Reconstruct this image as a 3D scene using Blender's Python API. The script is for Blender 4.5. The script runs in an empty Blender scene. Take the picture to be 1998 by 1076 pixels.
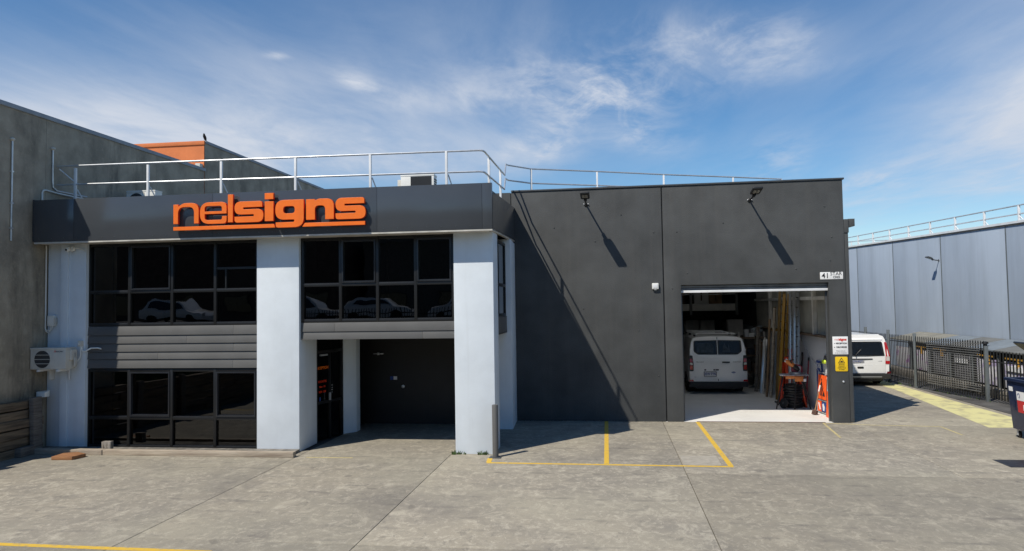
import bpy, bmesh, math, random
from mathutils import Vector, Matrix
R = math.radians
random.seed(7)
S = bpy.context.scene
COL = S.collection

# ------------------------------------------------------------------ camera
cam_d = bpy.data.cameras.new('camera')
cam = bpy.data.objects.new('camera', cam_d); COL.objects.link(cam)
cr = Vector((0.99072881, 0.13499382, -0.01526747)); cu = Vector((0.02087526, -0.04022355, 0.99897262)); cf = Vector((-0.13424102, 0.99002966, 0.04266866))
mm = Matrix((cr, cu, -cf)).transposed().to_4x4(); mm.translation = Vector((0.5382, -14.858, 3.1))
cam.matrix_world = mm
cam_d.sensor_width = 36; cam_d.lens = 36 * 1389.17 / 1998
cam_d.clip_end = 3000; cam_d.clip_start = 0.05
S.camera = cam

# ------------------------------------------------------------------ sky and sun
SUN = Vector((0.5118, 0.6136, -1.0)).normalized()          # travel direction of the light
SUN_EL = math.asin(-SUN.z); SUN_AZ = math.atan2(-SUN.x, -SUN.y)   # azimuth clockwise from +Y
w = bpy.data.worlds.new('World'); S.world = w; w.use_nodes = True
nt = w.node_tree; N = nt.nodes; L = nt.links
for n in list(N): N.remove(n)
out = N.new('ShaderNodeOutputWorld'); bg = N.new('ShaderNodeBackground')
sky = N.new('ShaderNodeTexSky'); sky.sky_type = 'NISHITA'; sky.sun_disc = False
sky.sun_elevation = SUN_EL; sky.sun_rotation = SUN_AZ
sky.air_density = 1.0; sky.dust_density = 0.0; sky.ozone_density = 3.0; sky.altitude = 50
bg.inputs['Strength'].default_value = 0.105
tc = N.new('ShaderNodeTexCoord')
def wmath(op, a, b=None, c=None):
    n = N.new('ShaderNodeMath'); n.operation = op
    for i, v in enumerate((a, b, c)):
        if v is None: continue
        if isinstance(v, (int, float)): n.inputs[i].default_value = v
        else: L.new(v, n.inputs[i])
    return n.outputs[0]
sep = N.new('ShaderNodeSeparateXYZ'); L.new(tc.outputs['Generated'], sep.inputs[0])
zc = wmath('MAXIMUM', sep.outputs[2], 0.03)
# thin high cloud on a flat layer: position on the layer = direction / height
comb = N.new('ShaderNodeCombineXYZ')
L.new(wmath('DIVIDE', sep.outputs[0], zc), comb.inputs[0]); L.new(wmath('DIVIDE', sep.outputs[1], zc), comb.inputs[1])
def layer_noise(scale, stretch, rot, detail, rough, dist, off=0):
    mp = N.new('ShaderNodeMapping'); mp.inputs['Rotation'].default_value = (0, 0, rot); mp.inputs['Scale'].default_value = (1, stretch, 1)
    mp.inputs['Location'].default_value = (off, off * .7, 0)
    L.new(comb.outputs[0], mp.inputs[0])
    n = N.new('ShaderNodeTexNoise'); n.inputs['Scale'].default_value = scale; n.inputs['Detail'].default_value = detail
    n.inputs['Roughness'].default_value = rough; n.inputs['Distortion'].default_value = dist
    L.new(mp.outputs[0], n.inputs['Vector']); return n.outputs['Fac']
def ramp(v, a, b, lo=0, hi=1):
    n = N.new('ShaderNodeMapRange'); n.interpolation_type = 'SMOOTHSTEP'
    n.inputs[1].default_value = a; n.inputs[2].default_value = b; n.inputs[3].default_value = lo; n.inputs[4].default_value = hi
    L.new(v, n.inputs[0]); return n.outputs[0]
fine = layer_noise(3.4, .5, .6, 9, .64, .45)
wisp = layer_noise(1.1, .4, .9, 8, .62, .6, 5)
broad = layer_noise(.30, .6, .4, 4, .5, .3, 29)
def bank(cx, cy, rx, ry, ang):                       # one patch of cirrus on the layer, at a place on that layer
    dx = wmath('SUBTRACT', wmath('DIVIDE', sep.outputs[0], zc), cx); dy = wmath('SUBTRACT', wmath('DIVIDE', sep.outputs[1], zc), cy)
    c, s = math.cos(ang), math.sin(ang)
    u = wmath('ADD', wmath('MULTIPLY', dx, c / rx), wmath('MULTIPLY', dy, s / rx))
    v = wmath('ADD', wmath('MULTIPLY', dx, -s / ry), wmath('MULTIPLY', dy, c / ry))
    d = wmath('ADD', wmath('MULTIPLY', u, u), wmath('MULTIPLY', v, v))
    return wmath('POWER', 2.718, wmath('MULTIPLY', d, -1.0))
texture = wmath('ADD', wmath('MULTIPLY', ramp(fine, .40, .68), .55), wmath('MULTIPLY', ramp(wisp, .36, .62), .60))
def total(rows):
    s_ = None
    for r_ in rows:
        b = wmath('MULTIPLY', bank(*r_[:5]), r_[5]); s_ = b if s_ is None else wmath('ADD', s_, b)
    return s_
patches = total([(-.05, 3.25, .50, .42, .2, 1.15), (.48, 2.75, .34, .22, .4, 1.05), (.12, 4.0, .22, .8, -.3, .75), (-1.08, 2.98, .07, .16, .1, 1.25), (-1.28, 2.62, .04, .04, 0, .8),
                 (-.38, 4.35, .22, .7, .3, .95), (-.80, 3.35, .28, .22, .3, .55), (.72, 3.1, .28, .22, .6, .45), (1.25, 5.4, .2, .9, -.2, .6), (2.15, 6.2, .3, .9, 0, .5)])
sheet = total([(-4.6, 4.2, 2.4, 1.15, -.35, 1.05), (-2.6, 4.2, 1.5, .95, -.2, .9), (-1.2, 4.6, .9, .9, 0, .45), (2.15, 3.6, .60, 1.9, -.25, .80), (3.4, 4.2, 1.2, 2.4, -.3, .75), (-1.6, 2.9, 1.8, .6, -.3, .28)])
sheet = wmath('MULTIPLY', sheet, wmath('ADD', wmath('MULTIPLY', ramp(wisp, .25, .68), .45), wmath('ADD', wmath('MULTIPLY', ramp(fine, .3, .7), .2), .45)))
cirrus = wmath('MULTIPLY', ramp(broad, .48, .66), wmath('ADD', wmath('MULTIPLY', texture, .75), .35))     # the same sort of cloud over the rest of the sky
veil = wmath('MULTIPLY', ramp(wisp, .35, .75), .08)
amount = wmath('ADD', wmath('ADD', wmath('MULTIPLY', patches, wmath('MULTIPLY', texture, .80)), wmath('MULTIPLY', sheet, .92)), wmath('ADD', wmath('MULTIPLY', cirrus, .40), veil))
amount = wmath('MINIMUM', wmath('MULTIPLY', amount, ramp(sep.outputs[2], .0, .06)), .95)
mix = N.new('ShaderNodeMix'); mix.data_type = 'RGBA'
hs = N.new('ShaderNodeHueSaturation'); hs.inputs['Saturation'].default_value = 1.26; hs.inputs['Value'].default_value = .66; L.new(sky.outputs[0], hs.inputs['Color'])
L.new(amount, mix.inputs['Factor']); L.new(hs.outputs[0], mix.inputs[6]); mix.inputs[7].default_value = (3.7, 4.0, 4.55, 1)
L.new(mix.outputs[2], bg.inputs[0]); L.new(bg.outputs[0], out.inputs[0])

sd = bpy.data.lights.new('sun', 'SUN'); sd.energy = 3.1; sd.angle = R(.53); sd.color = (1.0, .93, .815)
so = bpy.data.objects.new('sun', sd); COL.objects.link(so); so.location = (-20, -25, 50)
so.rotation_euler = SUN.to_track_quat('-Z', 'Y').to_euler()

S.view_settings.view_transform = 'Standard'; S.view_settings.look = 'None'; S.view_settings.gamma = 1.0
S.view_settings.use_curve_mapping = False; S.view_settings.exposure = 0.70
S.cycles.max_bounces = 8; S.cycles.diffuse_bounces = 4; S.cycles.glossy_bounces = 4; S.cycles.transparent_max_bounces = 12

# ------------------------------------------------------------------ materials
MATS = {}
def mat(name, col, rough=.6, metal=0.0, var=.12, scale=2.5, bump=0.0, bscale=60.0, spec=.5, col2=None, stretch=(1, 1, 1), coat=0.0, lo=.35, hi=.65, emit=None, alpha2=None, detail=6):
    """painted or raw surface: base colour broken up by noise in world space, plus fine relief"""
    m = bpy.data.materials.new(name); m.use_nodes = True; MATS[name] = m
    t = m.node_tree; n = t.nodes; l = t.links
    p = n['Principled BSDF']
    p.inputs['Roughness'].default_value = rough; p.inputs['Metallic'].default_value = metal
    p.inputs['Specular IOR Level'].default_value = spec
    if coat: p.inputs['Coat Weight'].default_value = coat; p.inputs['Coat Roughness'].default_value = .06
    geo = n.new('ShaderNodeNewGeometry'); mp = n.new('ShaderNodeMapping'); mp.inputs['Scale'].default_value = stretch
    l.new(geo.outputs['Position'], mp.inputs[0])
    ns = n.new('ShaderNodeTexNoise'); ns.inputs['Scale'].default_value = scale; ns.inputs['Detail'].default_value = detail; ns.inputs['Roughness'].default_value = .6
    l.new(mp.outputs[0], ns.inputs['Vector'])
    mr = n.new('ShaderNodeMapRange'); mr.inputs[1].default_value = lo; mr.inputs[2].default_value = hi
    l.new(ns.outputs['Fac'], mr.inputs[0])
    mx = n.new('ShaderNodeMix'); mx.data_type = 'RGBA'
    c2 = col2 if col2 else tuple(c * (1 - 2 * var) for c in col)
    c1 = col if col2 else tuple(min(1, c * (1 + var)) for c in col)
    mx.inputs[6].default_value = (*c1, 1); mx.inputs[7].default_value = (*c2, 1)
    l.new(mr.outputs[0], mx.inputs['Factor']); l.new(mx.outputs[2], p.inputs['Base Color'])
    if bump:
        nb = n.new('ShaderNodeTexNoise'); nb.inputs['Scale'].default_value = bscale; nb.inputs['Detail'].default_value = 4
        l.new(mp.outputs[0], nb.inputs['Vector'])
        bp = n.new('ShaderNodeBump'); bp.inputs['Strength'].default_value = bump; bp.inputs['Distance'].default_value = .02
        l.new(nb.outputs['Fac'], bp.inputs['Height']); l.new(bp.outputs[0], p.inputs['Normal'])
    if emit: p.inputs['Emission Color'].default_value = (*emit[:3], 1); p.inputs['Emission Strength'].default_value = emit[3]
    return m

def glass(name, tint=.10, rough=.0, ior=1.5, ripple=0):
    m = bpy.data.materials.new(name); m.use_nodes = True; MATS[name] = m
    t = m.node_tree; n = t.nodes; l = t.links
    for x in list(n): n.remove(x)
    o = n.new('ShaderNodeOutputMaterial'); tr = n.new('ShaderNodeBsdfTransparent'); gl = n.new('ShaderNodeBsdfGlossy')
    fr = n.new('ShaderNodeFresnel'); mx = n.new('ShaderNodeMixShader')
    tr.inputs[0].default_value = (tint, tint * 1.03, tint * 1.05, 1); gl.inputs['Roughness'].default_value = rough
    gl.inputs[0].default_value = (.95, .97, 1, 1); fr.inputs[0].default_value = ior
    if ripple:                                             # slightly uneven panes bend what they mirror
        ge = n.new('ShaderNodeNewGeometry'); nz_ = n.new('ShaderNodeTexNoise'); nz_.inputs['Scale'].default_value = 2.2; nz_.inputs['Detail'].default_value = 1; l.new(ge.outputs['Position'], nz_.inputs['Vector'])
        bp_ = n.new('ShaderNodeBump'); bp_.inputs['Strength'].default_value = ripple; bp_.inputs['Distance'].default_value = .012; l.new(nz_.outputs['Fac'], bp_.inputs['Height']); l.new(bp_.outputs[0], gl.inputs['Normal'])
    l.new(fr.outputs[0], mx.inputs[0]); l.new(tr.outputs[0], mx.inputs[1]); l.new(gl.outputs[0], mx.inputs[2]); l.new(mx.outputs[0], o.inputs[0])
    return m

mat('dark_paint', (.057, .0605, .062), .8, var=.13, scale=.9, bump=.25, bscale=35)
mat('pale_paint', (.62, .675, .725), .75, var=.035, scale=1.3, bump=.18, bscale=55)
mat('board_paint', (.098, .098, .096), .62, var=.05, scale=1.5, bump=.05, bscale=30)
mat('cap_metal', (.075, .08, .085), .4, .2, var=.06)
mat('trim_cream', (.52, .50, .45), .6, var=.12, scale=3)
mat('frame_black', (.008, .0085, .009), .42, var=.1, spec=.5)
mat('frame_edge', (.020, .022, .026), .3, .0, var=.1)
mat('black_paint', (.006, .0065, .007), .5, var=.15, bump=.1, bscale=30)
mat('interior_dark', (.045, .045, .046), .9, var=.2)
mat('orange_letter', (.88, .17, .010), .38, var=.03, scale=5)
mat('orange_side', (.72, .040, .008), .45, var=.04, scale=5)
mat('orange_wall', (.70, .20, .060), .75, var=.06, scale=2, bump=.15)
mat('galvanised', (.60, .62, .64), .35, .55, var=.08, scale=6)
mat('white_metal', (.72, .73, .74), .4, .0, var=.05)
mat('white_plastic', (.74, .74, .70), .45, var=.04)
mat('cream_plastic', (.60, .58, .52), .5, var=.05)
mat('black_plastic', (.012, .012, .012), .45, var=.1)
mat('dark_grey_plastic', (.05, .05, .05), .6, var=.1)
mat('lens_glass', (.35, .34, .30), .15, var=.2, scale=30)
mat('line_yellow', (.64, .41, .045), .75, scale=11, col2=(.34, .27, .15), lo=.52, hi=.72, bump=.1, detail=9)
mat('strip_yellow', (.60, .56, .27), .8, var=.1, scale=2.2, bump=.15, bscale=50, col2=(.30, .27, .19), stretch=(1, .8, 1), lo=.48, hi=.70, detail=10)
mat('faded_yellow', (.50, .42, .20), .8, var=.14, scale=9, bump=.1)
mat('timber_grey', (.20, .175, .15), .85, var=.3, scale=3, stretch=(1.0, 1.0, 9), bump=.5, bscale=20, col2=(.10, .085, .07))
mat('timber_sleeper', (.24, .175, .11), .85, scale=2.2, stretch=(1, .6, 7), bump=.5, bscale=14, col2=(.085, .065, .045))
mat('timber_light', (.42, .36, .28), .8, scale=3, stretch=(.5, 3, 6), bump=.4, bscale=20, col2=(.26, .21, .16))
mat('timber_orange', (.34, .16, .065), .75, scale=5, stretch=(.4, 3, 6), bump=.4, bscale=20, col2=(.20, .09, .04))
mat('timber_weathered', (.36, .33, .29), .85, scale=8, stretch=(3, 3, .6), bump=.6, bscale=18, col2=(.08, .065, .05))
mat('blue_wall', (.375, .44, .525), .8, scale=.45, var=.04, bump=.15, bscale=30, col2=(.325, .385, .465), stretch=(1, 1, .6))
mat('joint_dark', (.085, .08, .075), .9, var=.1)
mat('asphalt', (.085, .083, .08), .9, var=.25, scale=1.2, bump=.4, bscale=90)
mat('street_asphalt', (.06, .06, .062), .9, var=.2, scale=1)
mat('verge', (.05, .075, .03), .95, var=.4, scale=3, bump=.6, bscale=30)
mat('brick_grey', (.16, .15, .14), .9, var=.3, scale=8)
mat('white_car', (.84, .84, .83), .28, var=.015, coat=.6)
mat('silver_car', (.35, .36, .37), .3, .5, var=.03, coat=.5)
mat('dark_car', (.02, .022, .026), .25, var=.03, coat=.6)
mat('tyre', (.015, .015, .015), .85, var=.2)
mat('rim', (.30, .31, .32), .35, .7, var=.05)
mat('red_lens', (.42, .012, .015), .15, var=.1, scale=20, coat=.5)
mat('red_lens_dark', (.10, .006, .008), .2, var=.1, scale=20, coat=.5)
mat('clear_lens', (.62, .60, .58), .12, var=.05, coat=.6)
mat('bumper', (.022, .023, .025), .65, var=.1)
mat('seam', (.05, .05, .05), .8, var=.05)
mat('plate_white', (.70, .70, .70), .5, var=.02)
mat('ink', (.012, .012, .014), .6, var=.0)
mat('ink_grey', (.30, .30, .31), .6, var=.0)
mat('ink_red', (.62, .05, .03), .6, var=.0)
mat('ink_blue', (.02, .06, .25), .6, var=.0)
mat('ink_white', (.75, .75, .75), .6, var=.0)
mat('sign_white', (.80, .80, .79), .45, var=.02)
mat('sign_yellow', (.80, .52, .01), .45, var=.03)
mat('sign_red', (.55, .03, .03), .45, var=.03)
mat('roadwork_orange', (.90, .12, .02), .5, var=.03)
mat('cone_orange', (.80, .07, .015), .5, var=.08, scale=6)
mat('navy', (.012, .022, .065), .42, var=.12, scale=2.5, bump=.1, coat=.2)
mat('navy_dark', (.008, .011, .022), .5, var=.12)
mat('garage_floor', (.70, .69, .655), .55, var=.03, scale=.8, bump=.06, bscale=12)
mat('rust', (.11, .055, .04), .85, var=.25, scale=9)
mat('panel_white', (.50, .51, .53), .8, var=.04, scale=1, bump=.15, bscale=30)
mat('cladding', (.40, .40, .36), .5, .25, var=.08, scale=2)
mat('aluminium', (.62, .63, .64), .3, .8, var=.06)
mat('fibre_yellow', (.34, .185, .02), .5, var=.1)
mat('fibre_yellow_old', (.17, .10, .02), .6, var=.2)
mat('carton', (.25, .16, .09), .85, var=.15)
mat('carton_dark', (.13, .09, .06), .85, var=.15)
mat('cabinet_grey', (.62, .62, .60), .6, var=.03)
mat('steel_beam', (.62, .61, .57), .6, var=.08)
mat('saw_orange', (.65, .22, .05), .5, var=.1, scale=10)
mat('saw_red', (.25, .03, .05), .5, var=.1)
mat('bench_grey', (.42, .43, .44), .5, .4, var=.15, scale=10)
mat('hiviz', (.55, .70, .04), .5, var=.05)
mat('wood_handle', (.30, .17, .08), .65, var=.15, scale=12)
mat('pink_conduit', (.55, .30, .26), .6, var=.1)
mat('palisade', (.016, .017, .018), .5, var=.1)
mat('post_grey', (.15, .17, .18), .55, .2, var=.1)
mat('slat_steel', (.20, .205, .21), .5, .4, var=.15)
mat('graffiti_white', (.45, .45, .47), .7, scale=2.6, col2=(.30, .16, .34), lo=.52, hi=.60)
mat('graffiti_grey', (.20, .20, .22), .8, scale=3.5, col2=(.08, .075, .08), lo=.4, hi=.6)
mat('graffiti_purple', (.30, .26, .40), .8, scale=3.0, col2=(.55, .55, .58), lo=.45, hi=.55)
mat('roof_beige', (0.211, 0.205, 0.174), .7, var=.08)
mat('roof_blue', (0.167, 0.198, 0.229), .6, var=.08)
mat('roof_grey', (0.136, 0.140, 0.136), .7, var=.08)
mat('capping_blue', (.27, .31, .36), .6, var=.08)
mat('added_rooflight', (.75, .75, .70), .5, var=.03)
mat('shelf_yellow', (.45, .24, .03), .6, var=.15)
mat('rubble', (.24, .22, .19), .9, scale=5, col2=(.07, .065, .055), bump=.5, bscale=16)
mat('weed', (.06, .11, .025), .8, var=.35, scale=20)
mat('feather', (.02, .018, .018), .7, var=.2)
mat('brick_brown', (.14, .10, .08), .9, var=.2)  # plain brown brick of the workshop opposite
mat('fabric_white', (.35, .40, .44), .8, var=.15, scale=7)
mat('sheet_behind_glass', (.075, .09, .10), .7, var=.25, scale=9)
mat('steel_plate', (.055, .052, .055), .45, .5, var=.2, scale=4)
mat('pale_patch', (.36, .33, .275), .85, var=.1, scale=6)
glass('tinted_glass', .07, .008, 1.62, .12)
glass('car_glass', .10)
glass('door_glass', .12)
_m = MATS['added_rooflight']; _t = _m.node_tree; _o = next(x for x in _t.nodes if x.type == 'OUTPUT_MATERIAL'); _tr = _t.nodes.new('ShaderNodeBsdfTranslucent'); _tr.inputs[0].default_value = (.88, .88, .84, 1); _t.links.new(_tr.outputs[0], _o.inputs[0])  # added roof sheets pass daylight down into the workshop

# weathered raw concrete with run-off stains from the capping
def stained(name, base, dark, streak=(1.5, 1.5, .30)):
    m = mat(name, base, .9, var=.14, scale=1.6, bump=.45, bscale=22)
    t = m.node_tree; n = t.nodes; l = t.links; p = n['Principled BSDF']
    src = p.inputs['Base Color'].links[0].from_socket
    geo = n.new('ShaderNodeNewGeometry')
    def nz(sc, st, lo, hi, loc=0):
        mp = n.new('ShaderNodeMapping'); mp.inputs['Scale'].default_value = st; mp.inputs['Location'].default_value = (loc, loc, loc)
        l.new(geo.outputs['Position'], mp.inputs[0])
        x = n.new('ShaderNodeTexNoise'); x.inputs['Scale'].default_value = sc; x.inputs['Detail'].default_value = 7; x.inputs['Roughness'].default_value = .68
        l.new(mp.outputs[0], x.inputs['Vector'])
        r = n.new('ShaderNodeMapRange'); r.inputs[1].default_value = lo; r.inputs[2].default_value = hi; l.new(x.outputs['Fac'], r.inputs[0]); return r.outputs[0]
    a = nz(1.0, streak, .44, .70); b = nz(.45, (1, 1, .55), .42, .60, 4.0)
    mu = n.new('ShaderNodeMath'); mu.operation = 'MULTIPLY'; l.new(a, mu.inputs[0]); l.new(b, mu.inputs[1])
    mx = n.new('ShaderNodeMix'); mx.data_type = 'RGBA'; l.new(mu.outputs[0], mx.inputs['Factor']); l.new(src, mx.inputs[6]); mx.inputs[7].default_value = (*dark, 1)
    sp = nz(9, (1, 1, 1), .55, .75)
    mx2 = n.new('ShaderNodeMix'); mx2.data_type = 'RGBA'; ms = n.new('ShaderNodeMath'); ms.operation = 'MULTIPLY'; ms.inputs[1].default_value = .35; l.new(sp, ms.inputs[0])
    l.new(ms.outputs[0], mx2.inputs['Factor']); l.new(mx.outputs[2], mx2.inputs[6]); mx2.inputs[7].default_value = (base[0] * 1.4, base[1] * 1.4, base[2] * 1.35, 1)
    l.new(mx2.outputs[2], p.inputs['Base Color'])
    return m
stained('raw_concrete', (.36, .315, .245), (.045, .040, .032))

def runoff(name, dust, amt, streak=(3.0, 3.0, .12), lo=.50, hi=.72):
    """pale or dark run-off marks down a painted wall"""
    t = MATS[name].node_tree; n = t.nodes; l = t.links; p = n['Principled BSDF']
    src = p.inputs['Base Color'].links[0].from_socket
    geo = n.new('ShaderNodeNewGeometry'); mp = n.new('ShaderNodeMapping'); mp.inputs['Scale'].default_value = streak; l.new(geo.outputs['Position'], mp.inputs[0])
    x = n.new('ShaderNodeTexNoise'); x.inputs['Scale'].default_value = 1.0; x.inputs['Detail'].default_value = 8; x.inputs['Roughness'].default_value = .7; l.new(mp.outputs[0], x.inputs['Vector'])
    r = n.new('ShaderNodeMapRange'); r.inputs[1].default_value = lo; r.inputs[2].default_value = hi; r.inputs[4].default_value = amt; l.new(x.outputs['Fac'], r.inputs[0])
    mx = n.new('ShaderNodeMix'); mx.data_type = 'RGBA'; l.new(r.outputs[0], mx.inputs['Factor']); l.new(src, mx.inputs[6]); mx.inputs[7].default_value = (*dust, 1)
    l.new(mx.outputs[2], p.inputs['Base Color'])
runoff('dark_paint', (.088, .086, .081), .28); runoff('pale_paint', (.40, .42, .42), .28, lo=.55, hi=.78); runoff('blue_wall', (.24, .28, .33), .5, (1.2, 1.2, .10), .45, .7)
runoff('orange_letter', (.60, .15, .03), .25, (6, 6, 1)); runoff('white_car', (.55, .53, .49), .07, (2, 2, 1.2), .5, .75); runoff('garage_floor', (.45, .44, .41), .35, (.8, .5, 1), .48, .7)

# worn forecourt concrete: light laitance flakes over grey, long sweeping scuffs, oil-dark areas; each slab a little different
def forecourt():
    m = bpy.data.materials.new('forecourt'); m.use_nodes = True; MATS['forecourt'] = m
    t = m.node_tree; n = t.nodes; l = t.links; p = n['Principled BSDF']
    p.inputs['Roughness'].default_value = .88; p.inputs['Specular IOR Level'].default_value = .25
    geo = n.new('ShaderNodeNewGeometry'); oi = n.new('ShaderNodeObjectInfo')
    def nz(sc, st, lo, hi, det=8, ro=.65, dist=0., loc=0, rot=0):
        mp = n.new('ShaderNodeMapping'); mp.inputs['Scale'].default_value = st; mp.inputs['Location'].default_value = (loc, loc, 0); mp.inputs['Rotation'].default_value = (0, 0, rot)
        l.new(geo.outputs['Position'], mp.inputs[0])
        x = n.new('ShaderNodeTexNoise'); x.inputs['Scale'].default_value = sc; x.inputs['Detail'].default_value = det; x.inputs['Roughness'].default_value = ro; x.inputs['Distortion'].default_value = dist
        l.new(mp.outputs[0], x.inputs['Vector'])
        r = n.new('ShaderNodeMapRange'); r.inputs[1].default_value = lo; r.inputs[2].default_value = hi; l.new(x.outputs['Fac'], r.inputs[0]); return r.outputs[0]
    def mixc(f, a, b, k=1.0):
        mx = n.new('ShaderNodeMix'); mx.data_type = 'RGBA'
        if k != 1.0:
            q = n.new('ShaderNodeMath'); q.operation = 'MULTIPLY'; q.inputs[1].default_value = k; l.new(f, q.inputs[0]); f = q.outputs[0]
        l.new(f, mx.inputs['Factor'])
        for i, v in ((6, a), (7, b)):
            if isinstance(v, tuple): mx.inputs[i].default_value = (*v, 1)
            else: l.new(v, mx.inputs[i])
        return mx.outputs[2]
    base = mixc(nz(.28, (1, 1, 1), .35, .65, 4, .5), (.310, .278, .218), (.264, .240, .196))
    base = mixc(nz(.75, (1, 1, 1), .46, .66, 9, .70, .6, 14), base, (.195, .180, .154), .7)
    base = mixc(nz(2.4, (1.1, .9, 1), .50, .62, 12, .78, .9), base, (.44, .400, .318), .8)
    base = mixc(nz(8.0, (1.1, .85, 1), .52, .64, 8, .76, .6, 3), base, (.53, .482, .385), .6)
    base = mixc(nz(5.0, (1.1, .85, 1), .55, .67, 9, .76, .6, 31), base, (.150, .138, .120), .75)
    base = mixc(nz(.38, (1, 1, 1), .51, .70, 7, .66, .5, 21), base, (.165, .152, .134), .62)
    base = mixc(nz(.22, (1, 1, 1), .47, .62, 5, .6, .4, 43), base, (.35, .325, .25), .4)
    base = mixc(nz(80, (1, 1, 1), .35, .65, 2, .5), base, (.18, .166, .142), .28)
    base = mixc(nz(16, (1, .8, 1), .64, .72, 4, .6, .5, 2, .35), base, (.10, .092, .083), .4)
    # long sweeping tyre scuffs and a few oil drips
    wv = n.new('ShaderNodeTexWave'); wv.wave_type = 'RINGS'; wv.inputs['Scale'].default_value = .55; wv.inputs['Distortion'].default_value = 2.2; wv.inputs['Detail'].default_value = 3; wv.inputs['Detail Scale'].default_value = 1.5
    mpw = n.new('ShaderNodeMapping'); mpw.inputs['Location'].default_value = (-7, 3, 0); l.new(geo.outputs['Position'], mpw.inputs[0]); l.new(mpw.outputs[0], wv.inputs['Vector'])
    wr = n.new('ShaderNodeMapRange'); wr.inputs[1].default_value = .86; wr.inputs[2].default_value = .98; l.new(wv.outputs['Fac'], wr.inputs[0])
    wm = n.new('ShaderNodeMath'); wm.operation = 'MULTIPLY'; l.new(wr.outputs[0], wm.inputs[0]); l.new(nz(1.4, (1, 1, 1), .48, .62, 6, .7, .5, 60), wm.inputs[1])
    base = mixc(wm.outputs[0], base, (.15, .138, .122), .5)
    base = mixc(nz(2.1, (1, 1, 1), .70, .74, 2, .4, .2, 77), base, (.10, .092, .082), .35)
    hv = n.new('ShaderNodeHueSaturation')
    mr = n.new('ShaderNodeMapRange'); mr.inputs[3].default_value = .94; mr.inputs[4].default_value = 1.06; l.new(oi.outputs['Random'], mr.inputs[0])
    l.new(mr.outputs[0], hv.inputs['Value']); l.new(base, hv.inputs['Color']); l.new(hv.outputs[0], p.inputs['Base Color'])
    b1 = nz(40, (1, 1, 1), .2, .8, 4, .6)
    bp = n.new('ShaderNodeBump'); bp.inputs['Strength'].default_value = .35; bp.inputs['Distance'].default_value = .01
    l.new(b1, bp.inputs['Height']); l.new(bp.outputs[0], p.inputs['Normal'])
forecourt()

# glossy sheet-metal fascia, very slightly buckled
def fascia_mat():
    m = mat('fascia_gloss', (.058, .064, .072), .16, var=.03, scale=1, spec=.6)
    t = m.node_tree; n = t.nodes; l = t.links; p = n['Principled BSDF']
    geo = n.new('ShaderNodeNewGeometry'); x = n.new('ShaderNodeTexNoise'); x.inputs['Scale'].default_value = .9; x.inputs['Detail'].default_value = 2
    l.new(geo.outputs['Position'], x.inputs['Vector'])
    bp = n.new('ShaderNodeBump'); bp.inputs['Strength'].default_value = .25; bp.inputs['Distance'].default_value = .03
    l.new(x.outputs['Fac'], bp.inputs['Height']); l.new(bp.outputs[0], p.inputs['Normal'])
fascia_mat()

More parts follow.
